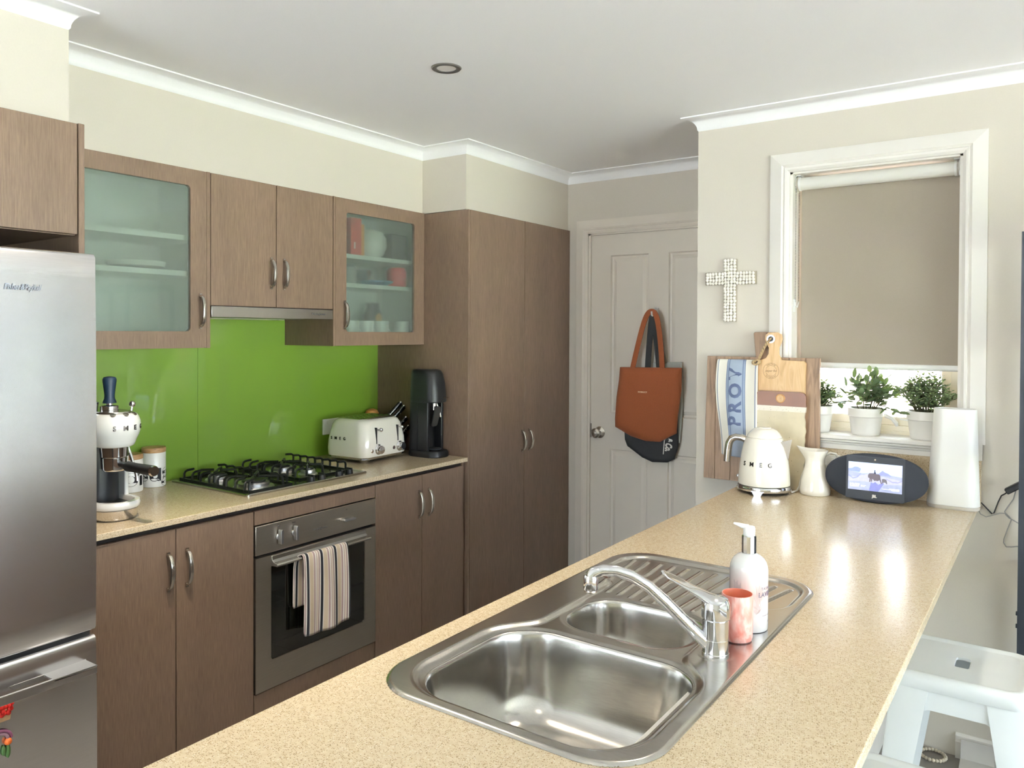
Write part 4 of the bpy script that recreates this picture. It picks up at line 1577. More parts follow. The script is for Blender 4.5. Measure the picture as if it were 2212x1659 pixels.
for cx, cy, dep in ((-.66, 1.075, .168), (-.715, 1.485, .115)):
    z0 = ZE - dep - .0005
    b = MB().lathe([(.044, .0), (.043, .003), (.034, .0025), (.028, .001), (.001, .001)], (cx, cy, z0), 32)
    b.build('drain', CHROME, sk)

# ---------------- mixer tap
TPX, TPY = -.514, 1.408
z0 = ZB + .0056
tp = thing('mixer_tap', 'chrome single-lever mixer tap with long spout over the sink', 'tap', (TPX, TPY, z0))
b = MB()
b.lathe([(.0250, 0), (.0250, .004), (.0240, .005), (.0236, .007), (.0240, .030), (.0236, .0305), (.0236, .0315), (.0240, .032), (.0240, .066), (.0230, .067)], (TPX, TPY, z0), 40)
b.build('column', CHROME, tp, angle=25)
b = MB()
b.lathe([(.0232, .067), (.0258, .069), (.0262, .074), (.0262, .086), (.0255, .096), (.022, .104), (.012, .109), (.001, .110)], (TPX, TPY, z0), 40)
hd = b.build('cap', CHROME, tp)
# loop lever rising from the cap toward the bowl
ld = Vector((-.93, -.22, 0)).normalized()
ls = Vector((-ld.y, ld.x, 0))
b = MB()
sec = [(-.022, .086, .024, .016), (-.005, .094, .0245, .015), (.012, .101, .0215, .011), (.030, .110, .0195, .0085), (.048, .119, .0185, .0065), (.070, .129, .0180, .0050), (.086, .136, .0160, .0045), (.096, .140, .0110, .0040), (.101, .142, .005, .003)]
loops = []
for l, z, wv, hv in sec:
    c = Vector((TPX, TPY, z0)) + ld * l + Vector((0, 0, z))
    n = 20
    dr = .0048 if .03 < l < .09 else 0
    lp = []
    for k in range(n):
        a = 2 * PI * k / n
        dish = -dr * (1 - min(1, abs(math.cos(a)) ** 2)) if math.sin(a) > 0 else 0
        lp.append(c + ls * (wv * math.cos(a)) + Vector((0, 0, hv * math.sin(a) + dish)))
    loops.append(lp)
b.loft(loops)
b.build('lever', CHROME, tp, angle=60)
sp = [(-.522, 1.402, .922), (-.545, 1.387, .946), (-.562, 1.376, .966), (-.590, 1.358, .999), (-.620, 1.339, 1.031), (-.645, 1.322, 1.049), (-.668, 1.307, 1.058), (-.690, 1.293, 1.059), (-.704, 1.284, 1.054), (-.708, 1.281, 1.046)]
b = MB().tube(sp, [.0135, .0125, .0118, .0112, .0108, .0105, .0105, .0108, .0118, .0122], 18)
b.lathe([(.0125, -.006), (.0138, -.004), (.0138, .018), (.0125, .022)], (-.7085, 1.281, 1.028), 24)
b.build('spout', CHROME, tp, angle=60)
MB().lathe([(.0118, -.010), (.0122, -.006), (.0118, -.005)], (-.7085, 1.281, 1.028), 20).build('aerator', NICKEL, tp)

# ---------------- pump bottle and cup
zs = ZB + .0049
BX, BY = -.508, 1.580
bo = thing('pump_bottle', 'tall white lavender soap pump bottle standing on the sink edge', 'bottle', (BX, BY, zs))
m, nt, bs = nodes_of('white_pink_plastic')
tc = N(nt, 'ShaderNodeTexCoord')
sp_ = N(nt, 'ShaderNodeSeparateXYZ')
nt.links.new(tc.outputs['Object'], sp_.inputs[0])
r_ = ramp(nt, sp_.outputs[2], [(0.03, lin((226, 222, 224))), (.075, lin((224, 194, 190))), (.105, lin((226, 212, 210))), (.13, lin((228, 226, 224)))])
nt.links.new(r_.outputs[0], bs.inputs['Base Color'])
bs.inputs['Roughness'].default_value = .22
bs.inputs['Coat Weight'].default_value = .4
BR = .0378
b = MB().lathe([(.034, 0), (.0368, .001), (BR, .004), (BR, .118), (.0370, .126), (.0345, .134), (.030, .141), (.023, .147), (.0165, .150), (.0150, .152)], (BX, BY, zs), 56)
b.build('body', m, bo, angle=50)
b = MB()
b.lathe([(.0138, .151), (.0146, .153), (.0146, .186), (.0138, .188), (.012, .188)], (BX, BY, zs), 12)
b.build('collar', CHROME, bo, angle=20)
b = MB()
b.lathe([(.0115, .187), (.0118, .190), (.0118, .202), (.0110, .2055), (.006, .2065), (.001, .2065)], (BX, BY, zs), 28)
nd = Vector((-.88, -.47, 0)).normalized()
pc = Vector((BX, BY, zs))
b.tube([pc + nd * .002 + Vector((0, 0, .2035)), pc + nd * .014 + Vector((0, 0, .206)), pc + nd * .024 + Vector((0, 0, .2095)), pc + nd * .031 + Vector((0, 0, .2110))], [.0060, .0050, .0032, .0020], 10)
b.build('pump_head', WHITEPL, bo, angle=50)


def wrapB(v, z, a0, s=1):
    a = a0 + v.x / BR
    return Vector((BX + (BR + .0002 + max(0, v.z)) * math.cos(a), BY + (BR + .0002 + max(0, v.z)) * math.sin(a), zs + z + v.y))


LAVI = mat('lavender_grey_print', (88, 80, 104), .5)
A0 = math.radians(-71) + 1.36
for s, sz, z, spc, bd in (('TASMANIAN', .0075, .088, 1.35, .0001), ('LAVENDER', .0130, .076, 1.05, .0005), ('HAND & BODY WASH', .0040, .034, 1.2, 0), ('500ml', .004, .020, 1.1, 0)):
    text('lettering', s, sz, LAVI, bo, None, fn=lambda v, z=z: wrapB(v, z, A0), spacing=spc, bold=bd, depth=.0001)
b = MB()


def sprig(a0, z0_, a1, z1_, n=9):
    def P(a, z):
        return Vector((BX + (BR + .0002) * math.cos(a), BY + (BR + .0002) * math.sin(a), zs + z))
    b.tube([P(a0 + (a1 - a0) * k / 6, z0_ + (z1_ - z0_) * k / 6) for k in range(7)], .00025, 5)
    for k in range(n):
        f = .35 + .65 * k / n
        a, z = a0 + (a1 - a0) * f, z0_ + (z1_ - z0_) * f
        for sd in (-1, 1):
            b.tube([P(a, z), P(a + sd * .09 + .05 * (a1 - a0), z + .0035), P(a + sd * .13 + .09 * (a1 - a0), z + .0075)], .0003, 4)


cv = math.radians(-71)
sprig(cv + .62, .045, cv + .30, .078)
sprig(cv + .66, .046, cv + .44, .096)
sprig(cv + .70, .046, cv + .66, .098)
sprig(cv + .64, .044, cv + .26, .052, 6)
sprig(cv + .60, .043, cv + .36, .038, 5)
sprig(cv - .70, .060, cv - .75, .098)
sprig(cv - .62, .060, cv - .55, .094)
b.build('sprig_print', mat('pale_sprig_print', (196, 184, 184), .5), bo)

cupx, cupy = -.5055, 1.503
cp = thing('marbled_cup', 'pink and coral marbled cup between the tap and the pump bottle', 'cup', (cupx, cupy, zs))
m, nt, bs = nodes_of('pink_marbling')
nz = noise(nt, 16, (1, 1, .7), 4)
nz.inputs['Distortion'].default_value = 2.5
r_ = ramp(nt, nz.outputs['Fac'], [(.36, lin((228, 140, 128))), (.47, lin((236, 164, 156))), (.56, lin((240, 194, 188))), (.64, lin((230, 150, 138)))])
nt.links.new(r_.outputs[0], bs.inputs['Base Color'])
bs.inputs['Roughness'].default_value = .35
MB().lathe([(.024, 0), (.0275, .002), (.0295, .008), (.0298, .089), (.0292, .0905), (.0278, .0905)], (cupx, cupy, zs), 40, cap=False).build('body', m, cp)
MB().lathe([(.0278, .0905), (.0270, .086), (.0262, .012), (.020, .007), (.001, .0065)], (cupx, cupy, zs), 40, cap=False).build('inside', mat('coral_glaze', (206, 116, 90), .4), cp)
MB().lathe([(.024, 0), (.001, .0005)], (cupx, cupy, zs), 40, cap=False).build('underside', m, cp)

# ---------------- kettle
KX, KY = -.905, 2.985
kt = thing('kettle', 'cream retro kettle with chrome base and handle at the far end of the island', 'kettle', (KX, KY, ZB))
b = MB()
b.lathe([(.088, .010), (.0955, .012), (.097, .018), (.0965, .026), (.0945, .030), (.085, .031)], (KX, KY, ZB), 48)
for a in (-PI / 2 + .05, -PI / 2 + 1.65, PI / 2 + .05, -PI + .05):
    M_ = Matrix.Translation((KX, KY, ZB)) @ Matrix.Rotation(a, 4, 'Z')
    b.prism([(-.012, 0), (.012, 0), (.016, .008), (.024, .018), (-.024, .018), (-.016, .008)], 'x', .078, .0975, M_)
b.build('chrome_base', CHROME, kt)
MB().lathe([(.080, .006), (.084, .012), (.080, .020)], (KX, KY, ZB), 32).build('base_pad', BLACK, kt)
b = MB()
b.lathe([(.088, .031), (.0945, .033), (.0950, .040), (.0940, .060), (.0905, .100), (.0850, .140), (.0775, .178), (.0700, .200), (.0655, .2085), (.0640, .2090)], (KX, KY, ZB), 64)
b.build('body', ENAMEL, kt, angle=50)
b = MB()
b.lathe([(.0638, .2095), (.0645, .2110), (.0560, .2255), (.0440, .2375), (.0330, .2430), (.0250, .2445), (.0245, .2470), (.0100, .2480), (.001, .2482)], (KX, KY, ZB), 48)
b.build('lid', ENAMEL, kt, angle=30)
b = MB()
# spout: a V shaped lip on the +x side
for s_ in (1,):
    top = [(.064, -.025, .196), (.103, 0, .208), (.064, .025, .196)]
    bot = [(.0885, 0, .128)]
    L = [Vector((KX + p[0], KY + p[1], ZB + p[2])) for p in top + bot]
    c1 = Vector((KX + .060, KY, ZB + .20))
    b.add([L[0], L[1], L[2], L[3], c1], [(0, 1, 3), (1, 2, 3), (1, 0, 4), (2, 1, 4)])
b.build('spout', CHROME, kt, smooth=False)
b = MB()
hp = [(-.066, 0, .192), (-.085, 0, .200), (-.108, 0, .202), (-.126, 0, .194), (-.136, 0, .176), (-.140, 0, .150), (-.143, 0, .118), (-.144, 0, .104)]
b.tube([(KX + p[0], KY + p[1], ZB + p[2]) for p in hp], [.012, .0128, .0138, .0142, .0142, .0140, .0136, .0130], 16, flat=1.15)
b.build('kettle_handle', NICKEL, kt, angle=60)
MB().sphere((KX - .094, KY - .02, ZB + .055), .007, 12, 8).build('switch_lever', CHROME, kt)


def wrapK(v):
    z = .114 + v.y
    r_ = .0965 - max(0, z - .04) * .112
    a = -PI / 2 - .02 + v.x / .090
    return Vector((KX + (r_ + .0010 + v.z) * math.cos(a), KY + (r_ + .0010 + v.z) * math.sin(a), ZB + z))


text('lettering', 'SMEG', .0225, DARKCHR, kt, None, fn=wrapK, spacing=2.75, bold=.0005, depth=.0009)
c_ = MB().tube([(-.822, 2.998, ZB + .010), (-.810, 3.020, ZB + .005), (-.802, 3.055, ZB + .006), (-.7985, 3.078, ZB + .020), (-.794, 3.087, ZB + .055), (-.780, 3.089, ZB + .092), (-.758, 3.096, ZB + .108), (-.738, 3.112, ZB + .100), (-.728, 3.126, ZB + .094)], .0036, 8)
c_.build('cord', mat('pale_grey_cord', (206, 204, 198), .5), kt)

# wall outlet on the upstand
t = thing('wall_outlet', 'white wall outlet on the stone upstand behind the enamel jug', 'outlet', (-.722, YW - .018, 1.01))
MB().box(-.765, -.672, YW - .0285, YW - .0185, .975, 1.038).build('plate', WHITEPL, t, bevel=.003)
for xx in (-.742, -.697):
    MB().box(xx - .006, xx + .006, YW - .0315, YW - .0285, 1.018, 1.030).build('switch', WHITEPL, t, bevel=.001)
t = thing('power_plug', 'white plug pushed into the wall outlet behind the enamel jug', 'plug', (-.728, YW - .05, .99))
MB().box(-.742, -.712, YW - .062, YW - .0290, .983, 1.006).build('plug_body', WHITEPL, t, bevel=.005)
t = thing('black_plug', 'black plug in the wall outlet beside the smart display', 'plug', (-.69, YW - .05, .99))
MB().box(-.706, -.678, YW - .066, YW - .0290, .978, 1.004).build('plug_body', BLACK, t, bevel=.006)

# ---------------- boards leaning on the wall
lean = math.radians(0.9)


def lean_frame(x, y, z):
    return Matrix.Translation((x, y, z)) @ Matrix.Rotation(-lean, 4, 'X')


def board(b, poly, t_, M_):
    b.prism(poly, 'y', 0, t_, M_)


WAL = board_wood('walnut_board', [(110, 88, 70), (142, 116, 94), (162, 134, 110), (124, 100, 80)], (9, 9, .9), 5)
ACA = board_wood('pale_acacia', [(186, 150, 108), (208, 172, 128), (216, 184, 142), (196, 158, 116)], (8, 8, 1.2), 6)
ACA2 = board_wood('light_acacia_strip', [(204, 170, 124), (220, 188, 146)], (8, 8, 1.2), 6)
Mb = lean_frame(-.965, 3.132, ZB + .0006)
t = thing('chopping_board', 'large square dark walnut board with handle leaning under the window', 'chopping board', Mb.translation)
pieces = [(-.2255, -.190), (-.188, -.125), (-.123, -.050), (-.048, .030), (.032, .105), (.107, .168), (.170, .2235)]
for k, (a, c) in enumerate(pieces):
    b = MB()
    board(b, [(a - (.010 if k == 0 else 0), 0), (c + .0016, 0), (c + .0016 - (0 if k < 6 else .004), .508), (a, .508)], .020, Mb)
    b.build('plank', WAL, t, bevel=.0012, seg=1)
b = MB()
board(b, [(-.024, .506), (.046, .506), (.046, .580), (.053, .600), (.050, .608), (-.030, .608), (-.034, .602)], .020, Mb)
b.build('board_handle', WAL, t, bevel=.002)

Mp = lean_frame(-.912, 3.1125, ZB + .0006)
t = thing('paddle_board', 'pale acacia paddle board with rope through its handle, leaning on the walnut board', 'chopping board', Mp.translation)


def arcp(cx, cz, r_, a0, a1, n=8):
    return [(cx + r_ * math.cos(math.radians(a0 + (a1 - a0) * k / n)), cz + r_ * math.sin(math.radians(a0 + (a1 - a0) * k / n))) for k in range(n + 1)]


prof_r = [(.028, .500), (.018, .520), (.017, .545), (.026, .565), (.031, .583), (.026, .600), (.012, .607)]
outline = [(-.125, .01), (-.115, 0), (.100, 0), (.110, .010), (.121, .489), (.113, .496), (.046, .498)] + prof_r + [(-.020, .607), (-.033, .598), (-.036, .580), (-.030, .563), (-.020, .545), (-.021, .522), (-.032, .505), (-.052, .497), (-.118, .495), (-.127, .485)]
b = MB()
board(b, outline, .018, Mp)
pb = b.build('board_body', ACA, t, bevel=.002, seg=2)
b = MB()
board(b, [(.109, .004), (.1105, .010), (.1212, .488), (.1135, .4962), (.1085, .4962)], .0184, Mp @ Matrix.Translation((0, -.0002, 0)))
b.build('edge_strip', ACA2, t, smooth=False)
Mg = Mp @ Matrix.Translation((-.012, 0, .581)) @ Matrix.Rotation(PI / 2, 4, 'X')
MB().lathe([(.010, -.001), (.0105, .0022), (.0165, .0022), (.0175, 0), (.0175, -.001)], n=28, M=Mg, cap=False).build('eyelet', NICKEL, t)
MB().lathe([(.0102, .0004), (.001, .0005)], n=24, M=Mg, cap=False).build('eyelet_hole', BLACK, t)
# burnt stamp
SC = Vector((-.010, 0, .455))
BURN = mat('burnt_stamp', (104, 70, 42), .7, var=.1)


def stamp(v):
    return Mp @ Vector((SC.x + v[0], -.0004 - max(0, v[2]), SC.z + v[1]))


b = MB()
for r_, a0, a1 in ((.0315, 0, 360), (.0215, 20, 160), (.0215, 205, 335)):
    n = 40
    full = a1 - a0 == 360
    lo, li = [], []
    for k in range(n + 1):
        a = math.radians(a0 + (a1 - a0) * k / n)
        lo.append(stamp((r_ * math.cos(a), r_ * math.sin(a), 0)))
        li.append(stamp(((r_ - .0009) * math.cos(a), (r_ - .0009) * math.sin(a), 0)))
    b.add(lo + li, [(k, k + 1, n + 2 + k, n + 1 + k) for k in range(n)])
b.build('stamp_ring', BURN, t, smooth=False, merge=False)


def arc_text(name, s, size, r_, up, spc):
    def fn(v):
        a = (PI / 2 - v.x / r_) if up else (-PI / 2 + v.x / r_)
        rad = r_ + (v.y if up else -v.y)
        return stamp((rad * math.cos(a), rad * math.sin(a), 0))
    text(name, s, size, BURN, t, None, fn=fn, spacing=spc, bold=.0001)


arc_text('stamp_lettering', 'HERITAGE', .0068, .0262, True, 1.25)
arc_text('stamp_lettering', 'CUTTING BOARD', .0045, .0262, False, 1.2)
text('stamp_lettering', 'Jasper Rd.', .0125, BURN, t, None, fn=lambda v: stamp((v.x, v.y, 0)), shear=.4, sx=.9)
# rope through the eyelet
ROPE = mat('jute_rope', (176, 152, 118), .9, var=.2, scale=160)
rp = [(-.012, -.004, .583), (-.022, -.010, .570), (-.034, -.010, .548), (-.045, -.010, .525), (-.052, -.011, .508), (-.056, -.012, .500)]
rt_ = thing('rope_loop', 'short twisted jute rope knotted through the paddle board handle', 'rope', Mp @ Vector(rp[0]))
cen = []
for i in range(len(rp) - 1):
    for k in range(10):
        f = k / 10
        cen.append(Vector(rp[i]).lerp(Vector(rp[i + 1]), f))
cen.append(Vector(rp[-1]))
for ph in (0, 2.1, 4.2):
    b = MB()
    pp = []
    for i, c in enumerate(cen):
        a = i * .42 + ph
        pp.append(Mp @ (c + Vector((.0042 * math.cos(a) * .8, .004 * math.sin(a), .0042 * math.cos(a) * .5))))
    b.tube(pp, .0034, 6)
    b.build('strand', ROPE, rt_)
b = MB()
kc = Mp @ Vector((-.062, -.016, .488))
for k in range(9):
    a = k * 2.4
    b.tube([kc + Vector((.011 * math.cos(a + q), .010 * math.sin(a * 1.7 + q), .009 * math.sin(a + q * 1.2))) for q in [j * .35 for j in range(9)]], .004, 6)
for k in range(12):
    d = Vector((-.8 + random.uniform(-.5, .3), random.uniform(-.4, .4), random.uniform(-.5, .3))).normalized()
    b.tube([kc, kc + d * .02], .0012, 5)
b.build('knot', ROPE, rt_)

Ms = lean_frame(-.880, 3.0970, ZB + .0006)
t = thing('stone_board', 'cream serving board with brown top band and ring, in front of the paddle board', 'serving board', Ms.translation)
W2 = .098
RESIN = mat('brown_resin_band', (118, 74, 50), .35, var=.08, scale=14)
CRM = mat('cream_travertine', (208, 196, 170), .55, var=.07, scale=22, detail=6, bump=.25, bscale=60)
TERR = mat('white_terrazzo', (226, 216, 202), .4, var=.05, scale=260)
b = MB()
edge = [(W2 - .005 + .0016 * math.sin(z * 61) + .0012 * math.sin(z * 170 + 1), z) for z in [.012 + .287 * k / 30 for k in range(31)]]
board(b, [(-W2, .0), (W2 - .022, 0), (W2 - .012, .006)] + edge + [(-W2, .299)], .014, Ms)
b.build('stone_slab', CRM, t, smooth=False)
b = MB()
board(b, [(-W2, .299), (W2 - .003, .299), (W2 - .001, .3195), (-W2, .3195)], .014, Ms)
b.build('terrazzo_band', TERR, t, smooth=False)
b = MB()
board(b, [(-W2, .3195), (W2 - .001, .3195)] + arcp(W2 - .022, .356, .020, 0, 90) + arcp(-W2 + .022, .356, .020, 90, 180), .014, Ms)
b.build('resin_band', RESIN, t, smooth=False)
Mr = Ms @ Matrix.Translation((0, 0, .349)) @ Matrix.Rotation(PI / 2, 4, 'X')
MB().lathe([(.0135, -.001), (.0135, .002), (.0165, .003), (.0180, .001), (.0180, -.001)], n=28, M=Mr, cap=False).build('ring', mat('wooden_ring', (188, 140, 92), .5, var=.1, scale=60), t)
MB().lathe([(.0136, .0003), (.001, .0004)], n=24, M=Mr, cap=False).build('ring_hole', ACA, t)
b = MB()
for k in range(46):
    x, z = random.uniform(-W2 + .01, W2 - .02), random.choice([random.uniform(.302, .317), random.uniform(.02, .29), random.uniform(.02, .12)])
    s_ = random.uniform(.0006, .0015)
    b.add([Ms @ Vector((x + s_ * math.cos(a) * random.uniform(.6, 1.3), -.0003, z + s_ * math.sin(a))) for a in [PI * j / 3 for j in range(6)]], [tuple(range(6))])
b.build('speck', mat('dark_speck', (120, 96, 72), .7), t, smooth=False, merge=False)

# ---------------- blue linen towel over the boards
BLUEB = stripes('linen_blue_stripes', 0, [(0, (226, 222, 212)), (.035, (132, 140, 152)), (.055, (228, 224, 214)), (.255, (112, 126, 154)), (.275, (150, 164, 186)), (.30, (112, 126, 154)), (.325, (154, 166, 186)),
                                           (.62, (112, 126, 154)), (.645, (150, 164, 186)), (.67, (112, 126, 154)), (.69, (228, 224, 214)), (.91, (128, 136, 160)), (.93, (232, 228, 220))], .172, weave=210)
Mt = lean_frame(-1.052, 3.1060, ZB)
rows = []
nr, nc = 22, 24
for i in range(nr):
    f = i / (nr - 1)
    r_ = []
    for j in range(nc):
        u = j / (nc - 1)
        z = .494 - f * .385
        xl, xr = -.086 + .012 * f - .010 * math.sin(f * 5), .082 + .002 * f
        x = xl + (xr - xl) * u
        yy = -.004 + .004 * math.sin(u * 10 + f * 2.0) - .010 * f * math.sin(u * 3.1)
        if i == 0:
            yy, z = .010, .497
        elif i == 1:
            yy, z = .001, .4965
        z -= .010 * u * f
        r_.append(Mt @ Vector((x, yy, z)))
    rows.append(r_)
lt = cloth('linen_tea_towel', rows, BLUEB, None, .0035)
tag(lt, 'blue and white waffle tea towel lettered PROV, hanging over the leaning boards', 'towel')


def towel_text(v):
    # rotated: reads upward
    x, z = -.005 - v.y, .345 + v.x
    f = (.494 - z) / .385
    u = (x + .086) / .170
    yy = -.004 + .004 * math.sin(u * 10 + f * 2.0) - .010 * f * math.sin(u * 3.1)
    return Mt @ Vector((x, yy - .0035 - v.z, z))


text('lettering', 'PROV', .068, mat('slate_blue_weave', (84, 96, 128), .9, var=.1, scale=300), lt, None, fn=towel_text, spacing=1.38, bold=.0022, sx=1.1, depth=.0003, local=True)

# ---------------- enamel jug
JX, JY = -.738, 3.062
t = thing('enamel_jug', 'cream enamel jug standing between the kettle and the smart display', 'jug', (JX, JY, ZB))
loops = []
for z, r_, lip, zl in ((0, .050, 0, 0), (.003, .0545, 0, 0), (.02, .0550, 0, 0), (.05, .0510, 0, 0), (.09, .0405, 0, 0), (.115, .0345, 0, 0), (.132, .0340, .004, 0), (.150, .0390, .014, .004), (.164, .0455, .022, .010), (.166, .0458, .0225, .0105)):
    lp = []
    for k in range(40):
        a = 2 * PI * k / 40
        c = max(0, math.cos(a - PI)) ** 6
        lp.append((JX + (r_ + lip * c) * math.cos(a), JY + r_ * math.sin(a), ZB + z + zl * c))
    loops.append(lp)
for z, r_, lip, zl in ((.164, .0440, .021, .010), (.150, .0370, .012, .004), (.132, .032, .003, 0), (.09, .0385, 0, 0), (.02, .050, 0, 0), (.006, .045, 0, 0)):
    lp = []
    for k in range(40):
        a = 2 * PI * k / 40
        c = max(0, math.cos(a - PI)) ** 6
        lp.append((JX + (r_ + lip * c) * math.cos(a), JY + r_ * math.sin(a), ZB + z + zl * c))
    loops.append(lp)
MB().loft(loops).build('body', ENAMEL, t, angle=60)
MB().tube([(JX + u_ * .86, JY + u_ * .51, ZB + z_) for u_, z_ in ((.036, .146), (.055, .156), (.075, .152), (.084, .136), (.078, .115), (.064, .088), (.050, .062))], .0048, 10, flat=1.5).build('jug_handle', ENAMEL, t)

# ---------------- smart display
DXc, DYc = -.5245, 3.020
sdp = thing('smart_display', 'dark oval smart display speaker showing 12:27 on its screen', 'smart display', (DXc, DYc, ZB))
Md = Matrix.Translation((DXc, DYc, ZB + .0885)) @ Matrix.Rotation(-.07, 4, 'X')


def oval(a, c, y, n=64, p=2.25):
    out = []
    for k in range(n):
        t_ = 2 * PI * k / n
        cs, sn = math.cos(t_), math.sin(t_)
        out.append((a * math.copysign(abs(cs) ** (2 / p), cs), y, c * math.copysign(abs(sn) ** (2 / p), sn)))
    return out


SPK = mat('charcoal_speaker_cloth', (44, 48, 58), .85, var=.12, scale=900)
MB().loft([oval(.163, .083, 0), oval(.168, .0865, .004), oval(.168, .0865, .018), oval(.150, .078, .045), oval(.110, .060, .072), oval(.06, .04, .085)], M=Md).build('shell', SPK, sdp, angle=50)
b = MB()
b.prism([(p[0], p[1]) for p in rr(0, 0, .096, .0768, .004, 3)], 'y', -.0012, .004, Md)
b.build('face_panel', mat('dark_face', (48, 52, 60), .5, var=.05), sdp, smooth=False)
MB().box(-.035, .035, .0, .05, -.0885, -.076, M=Matrix.Translation((DXc, DYc + .01, ZB + .0885))).build('foot', BLACK, sdp, bevel=.004)
SW, SH = .088, .0495
SCZ = .004


def scr(name, poly, rgb, lvl, e=1.0):
    b = MB()
    y_ = -.0013 - .00012 * lvl
    vs = [Md @ Vector((x, y_, z + SCZ)) for x, z in poly]
    b.add(vs, [tuple(range(len(vs)))])
    return b


def glow(name, rgb, e=.45):
    return mat(name, rgb, .3, var=.06, scale=90, emit=e, spec=.2)


screen = MB()
screen.prism([(-SW, -SH), (SW, -SH), (SW, SH), (-SW, SH)], 'y', -.0013, -.0005, Md @ Matrix.Translation((0, 0, SCZ)))
scn = screen.build('screen', glow('screen_sky', (178, 204, 250)), sdp, smooth=False)
layers = [('screen_ground', [(-SW, -SH), (SW, -SH), (SW, .008), (.05, .012), (0, .016), (-.04, .010), (-SW, .018)], (152, 158, 192), 1),
          ('screen_far_hill', [(-SW, .016), (-.05, .014), (-.046, .026), (-.055, .031), (-.066, .032), (-.076, .026), (-SW, .024)], (130, 142, 216), 2),
          ('screen_hill', [(.008, .008), (.055, .008), (.044, .017), (.034, .020), (.025, .026), (.016, .018)], (132, 138, 184), 2),
          ('screen_mist', [(-SW, -.004), (-.06, -.002), (-.035, .006), (-.02, .012), (.03, .004), (.06, .0), (SW, -.004), (SW, -.018), (.04, -.022), (-.03, -.018), (-SW, -.02)], (172, 172, 200), 2),
          ('screen_road', [(-SW, -.002), (-.072, -.012), (-.056, -.006), (-.044, .010), (-.048, .010), (-.060, -.003), (-.072, -.007), (-SW, .004)], (140, 146, 200), 3),
          ('screen_path', [(.036, .0), (.056, -.009), (.075, -.009), (SW, -.002), (SW, -.006), (.075, -.013), (.056, -.013), (.034, -.002)], (146, 146, 188), 3),
          ('screen_shadow', [(-.018, -SH), (.012, -SH), (.030, -.020), (.026, -.014), (.012, -.026), (.002, -.016), (-.006, -.022), (-.012, -.017)], (116, 120, 176), 3),
          ('screen_field', [(.02, -SH), (SW, -SH), (SW, -.026), (.05, -.022), (.03, -.026)], (146, 152, 180), 3),
          ('screen_animal', [(-.022, .007), (-.018, .013), (-.006, .014), (.006, .012), (.013, .012), (.018, .007), (.019, -.004), (.022, -.014), (.024, -.021), (.020, -.020), (.016, -.008), (.010, -.012), (.003, -.011), (-.001, -.013), (-.007, -.006),
                            (-.009, -.016), (-.012, -.017), (-.012, -.006), (-.014, -.017), (-.018, -.018), (-.017, -.005), (-.022, -.002)], (92, 84, 92), 4),
          ('screen_calf', [(.023, -.004), (.030, -.002), (.038, -.005), (.040, -.012), (.041, -.020), (.037, -.019), (.035, -.015), (.029, -.015), (.027, -.019), (.024, -.017)], (98, 94, 102), 4),
          ('screen_rider', [(-.003, .013), (.004, .012), (.003, .017), (.001, .021), (.002, .024), (0, .0265), (-.002, .024), (-.0015, .020), (-.0025, .017)], (44, 48, 70), 5)]
for nm, poly, rgb, lv in layers:
    scr(nm, poly, rgb, lv).build('screen_image', glow(nm, rgb, .40), scn, smooth=False, merge=False)
WG = glow('screen_white', (255, 255, 255), .75)
text('screen_lettering', '12:27', .0155, WG, scn, Md @ Matrix.Translation((-.0665, -.0021, -.0335 + SCZ)) @ FACE_NY, bold=.0004, depth=.0001)
b = MB()
b.lathe([(.0026, 0), (.0026, .0002)], n=16, M=Md @ Matrix.Translation((-.042, -.0020, -.0345 + SCZ)) @ Matrix.Rotation(PI / 2, 4, 'X'))
b.build('screen_icon', WG, scn, smooth=False)
text('screen_lettering', '27\u00b0', .0072, WG, scn, Md @ Matrix.Translation((-.033, -.0021, -.0345 + SCZ)) @ FACE_NY, depth=.0001)
b = MB()
for z, x0 in ((-.0355, .048), (-.0385, .025), (-.0415, .054)):
    b.box(x0, .080, -.0022, -.0020, z + SCZ, z + SCZ + .0011, M=Md)
b.build('caption_line', WG, scn, smooth=False)
text('logo', 'JBL', .013, mat('pale_logo', (214, 210, 202), .4), sdp, Md @ Matrix.Translation((0, -.0016, -.0635)) @ FACE_NY, bold=.0008, sx=.85)
MB().lathe([(.0030, 0), (.0030, .0005)], n=16, M=Md @ Matrix.Translation((0, -.0012, .0660)) @ Matrix.Rotation(PI / 2, 4, 'X')).build('camera_dot', mat('amber_dot', (206, 190, 160), .3), sdp)
MB().tube([(DXc - .02, DYc + .09, ZB + .06), (DXc - .08, DYc + .12, ZB + .05), (DXc - .14, DYc + .125, ZB + .09), (-.690, YW - .066, .990)], .003, 8).build('cord', BLACK, sdp)

# ---------------- white tapered modem
mo = thing('modem', 'tall white tapered modem at the right end of the island', 'modem', (-.290, 3.112, ZB))
loops = []
for z, hx_, hy_ in ((0, .079, .044), (.004, .081, .046), (.012, .0815, .0465)):
    loops.append([(-.290 + p[0], 3.112 + p[1], ZB + z) for p in rr(0, 0, hx_, hy_, hy_ - .001, 12)])
MB().loft(loops).build('base', mat('warm_grey_base', (186, 180, 172), .5), mo)
loops = []
for z, hx_, hy_ in ((.0125, .0800, .0450), (.014, .0812, .0462), (.10, .0770, .0440), (.22, .0712, .0412), (.325, .0662, .0387), (.3425, .0655, .0382), (.3455, .0645, .0372), (.3455, .0615, .0345), (.3425, .0605, .0335), (.3420, .050, .025)):
    loops.append([(-.290 + p[0] + .004 * (z / .34), 3.112 + p[1], ZB + z) for p in rr(0, 0, hx_, hy_, hy_ - .001, 12)])
MB().loft(loops).build('shell', WHITEPL, mo, angle=50)

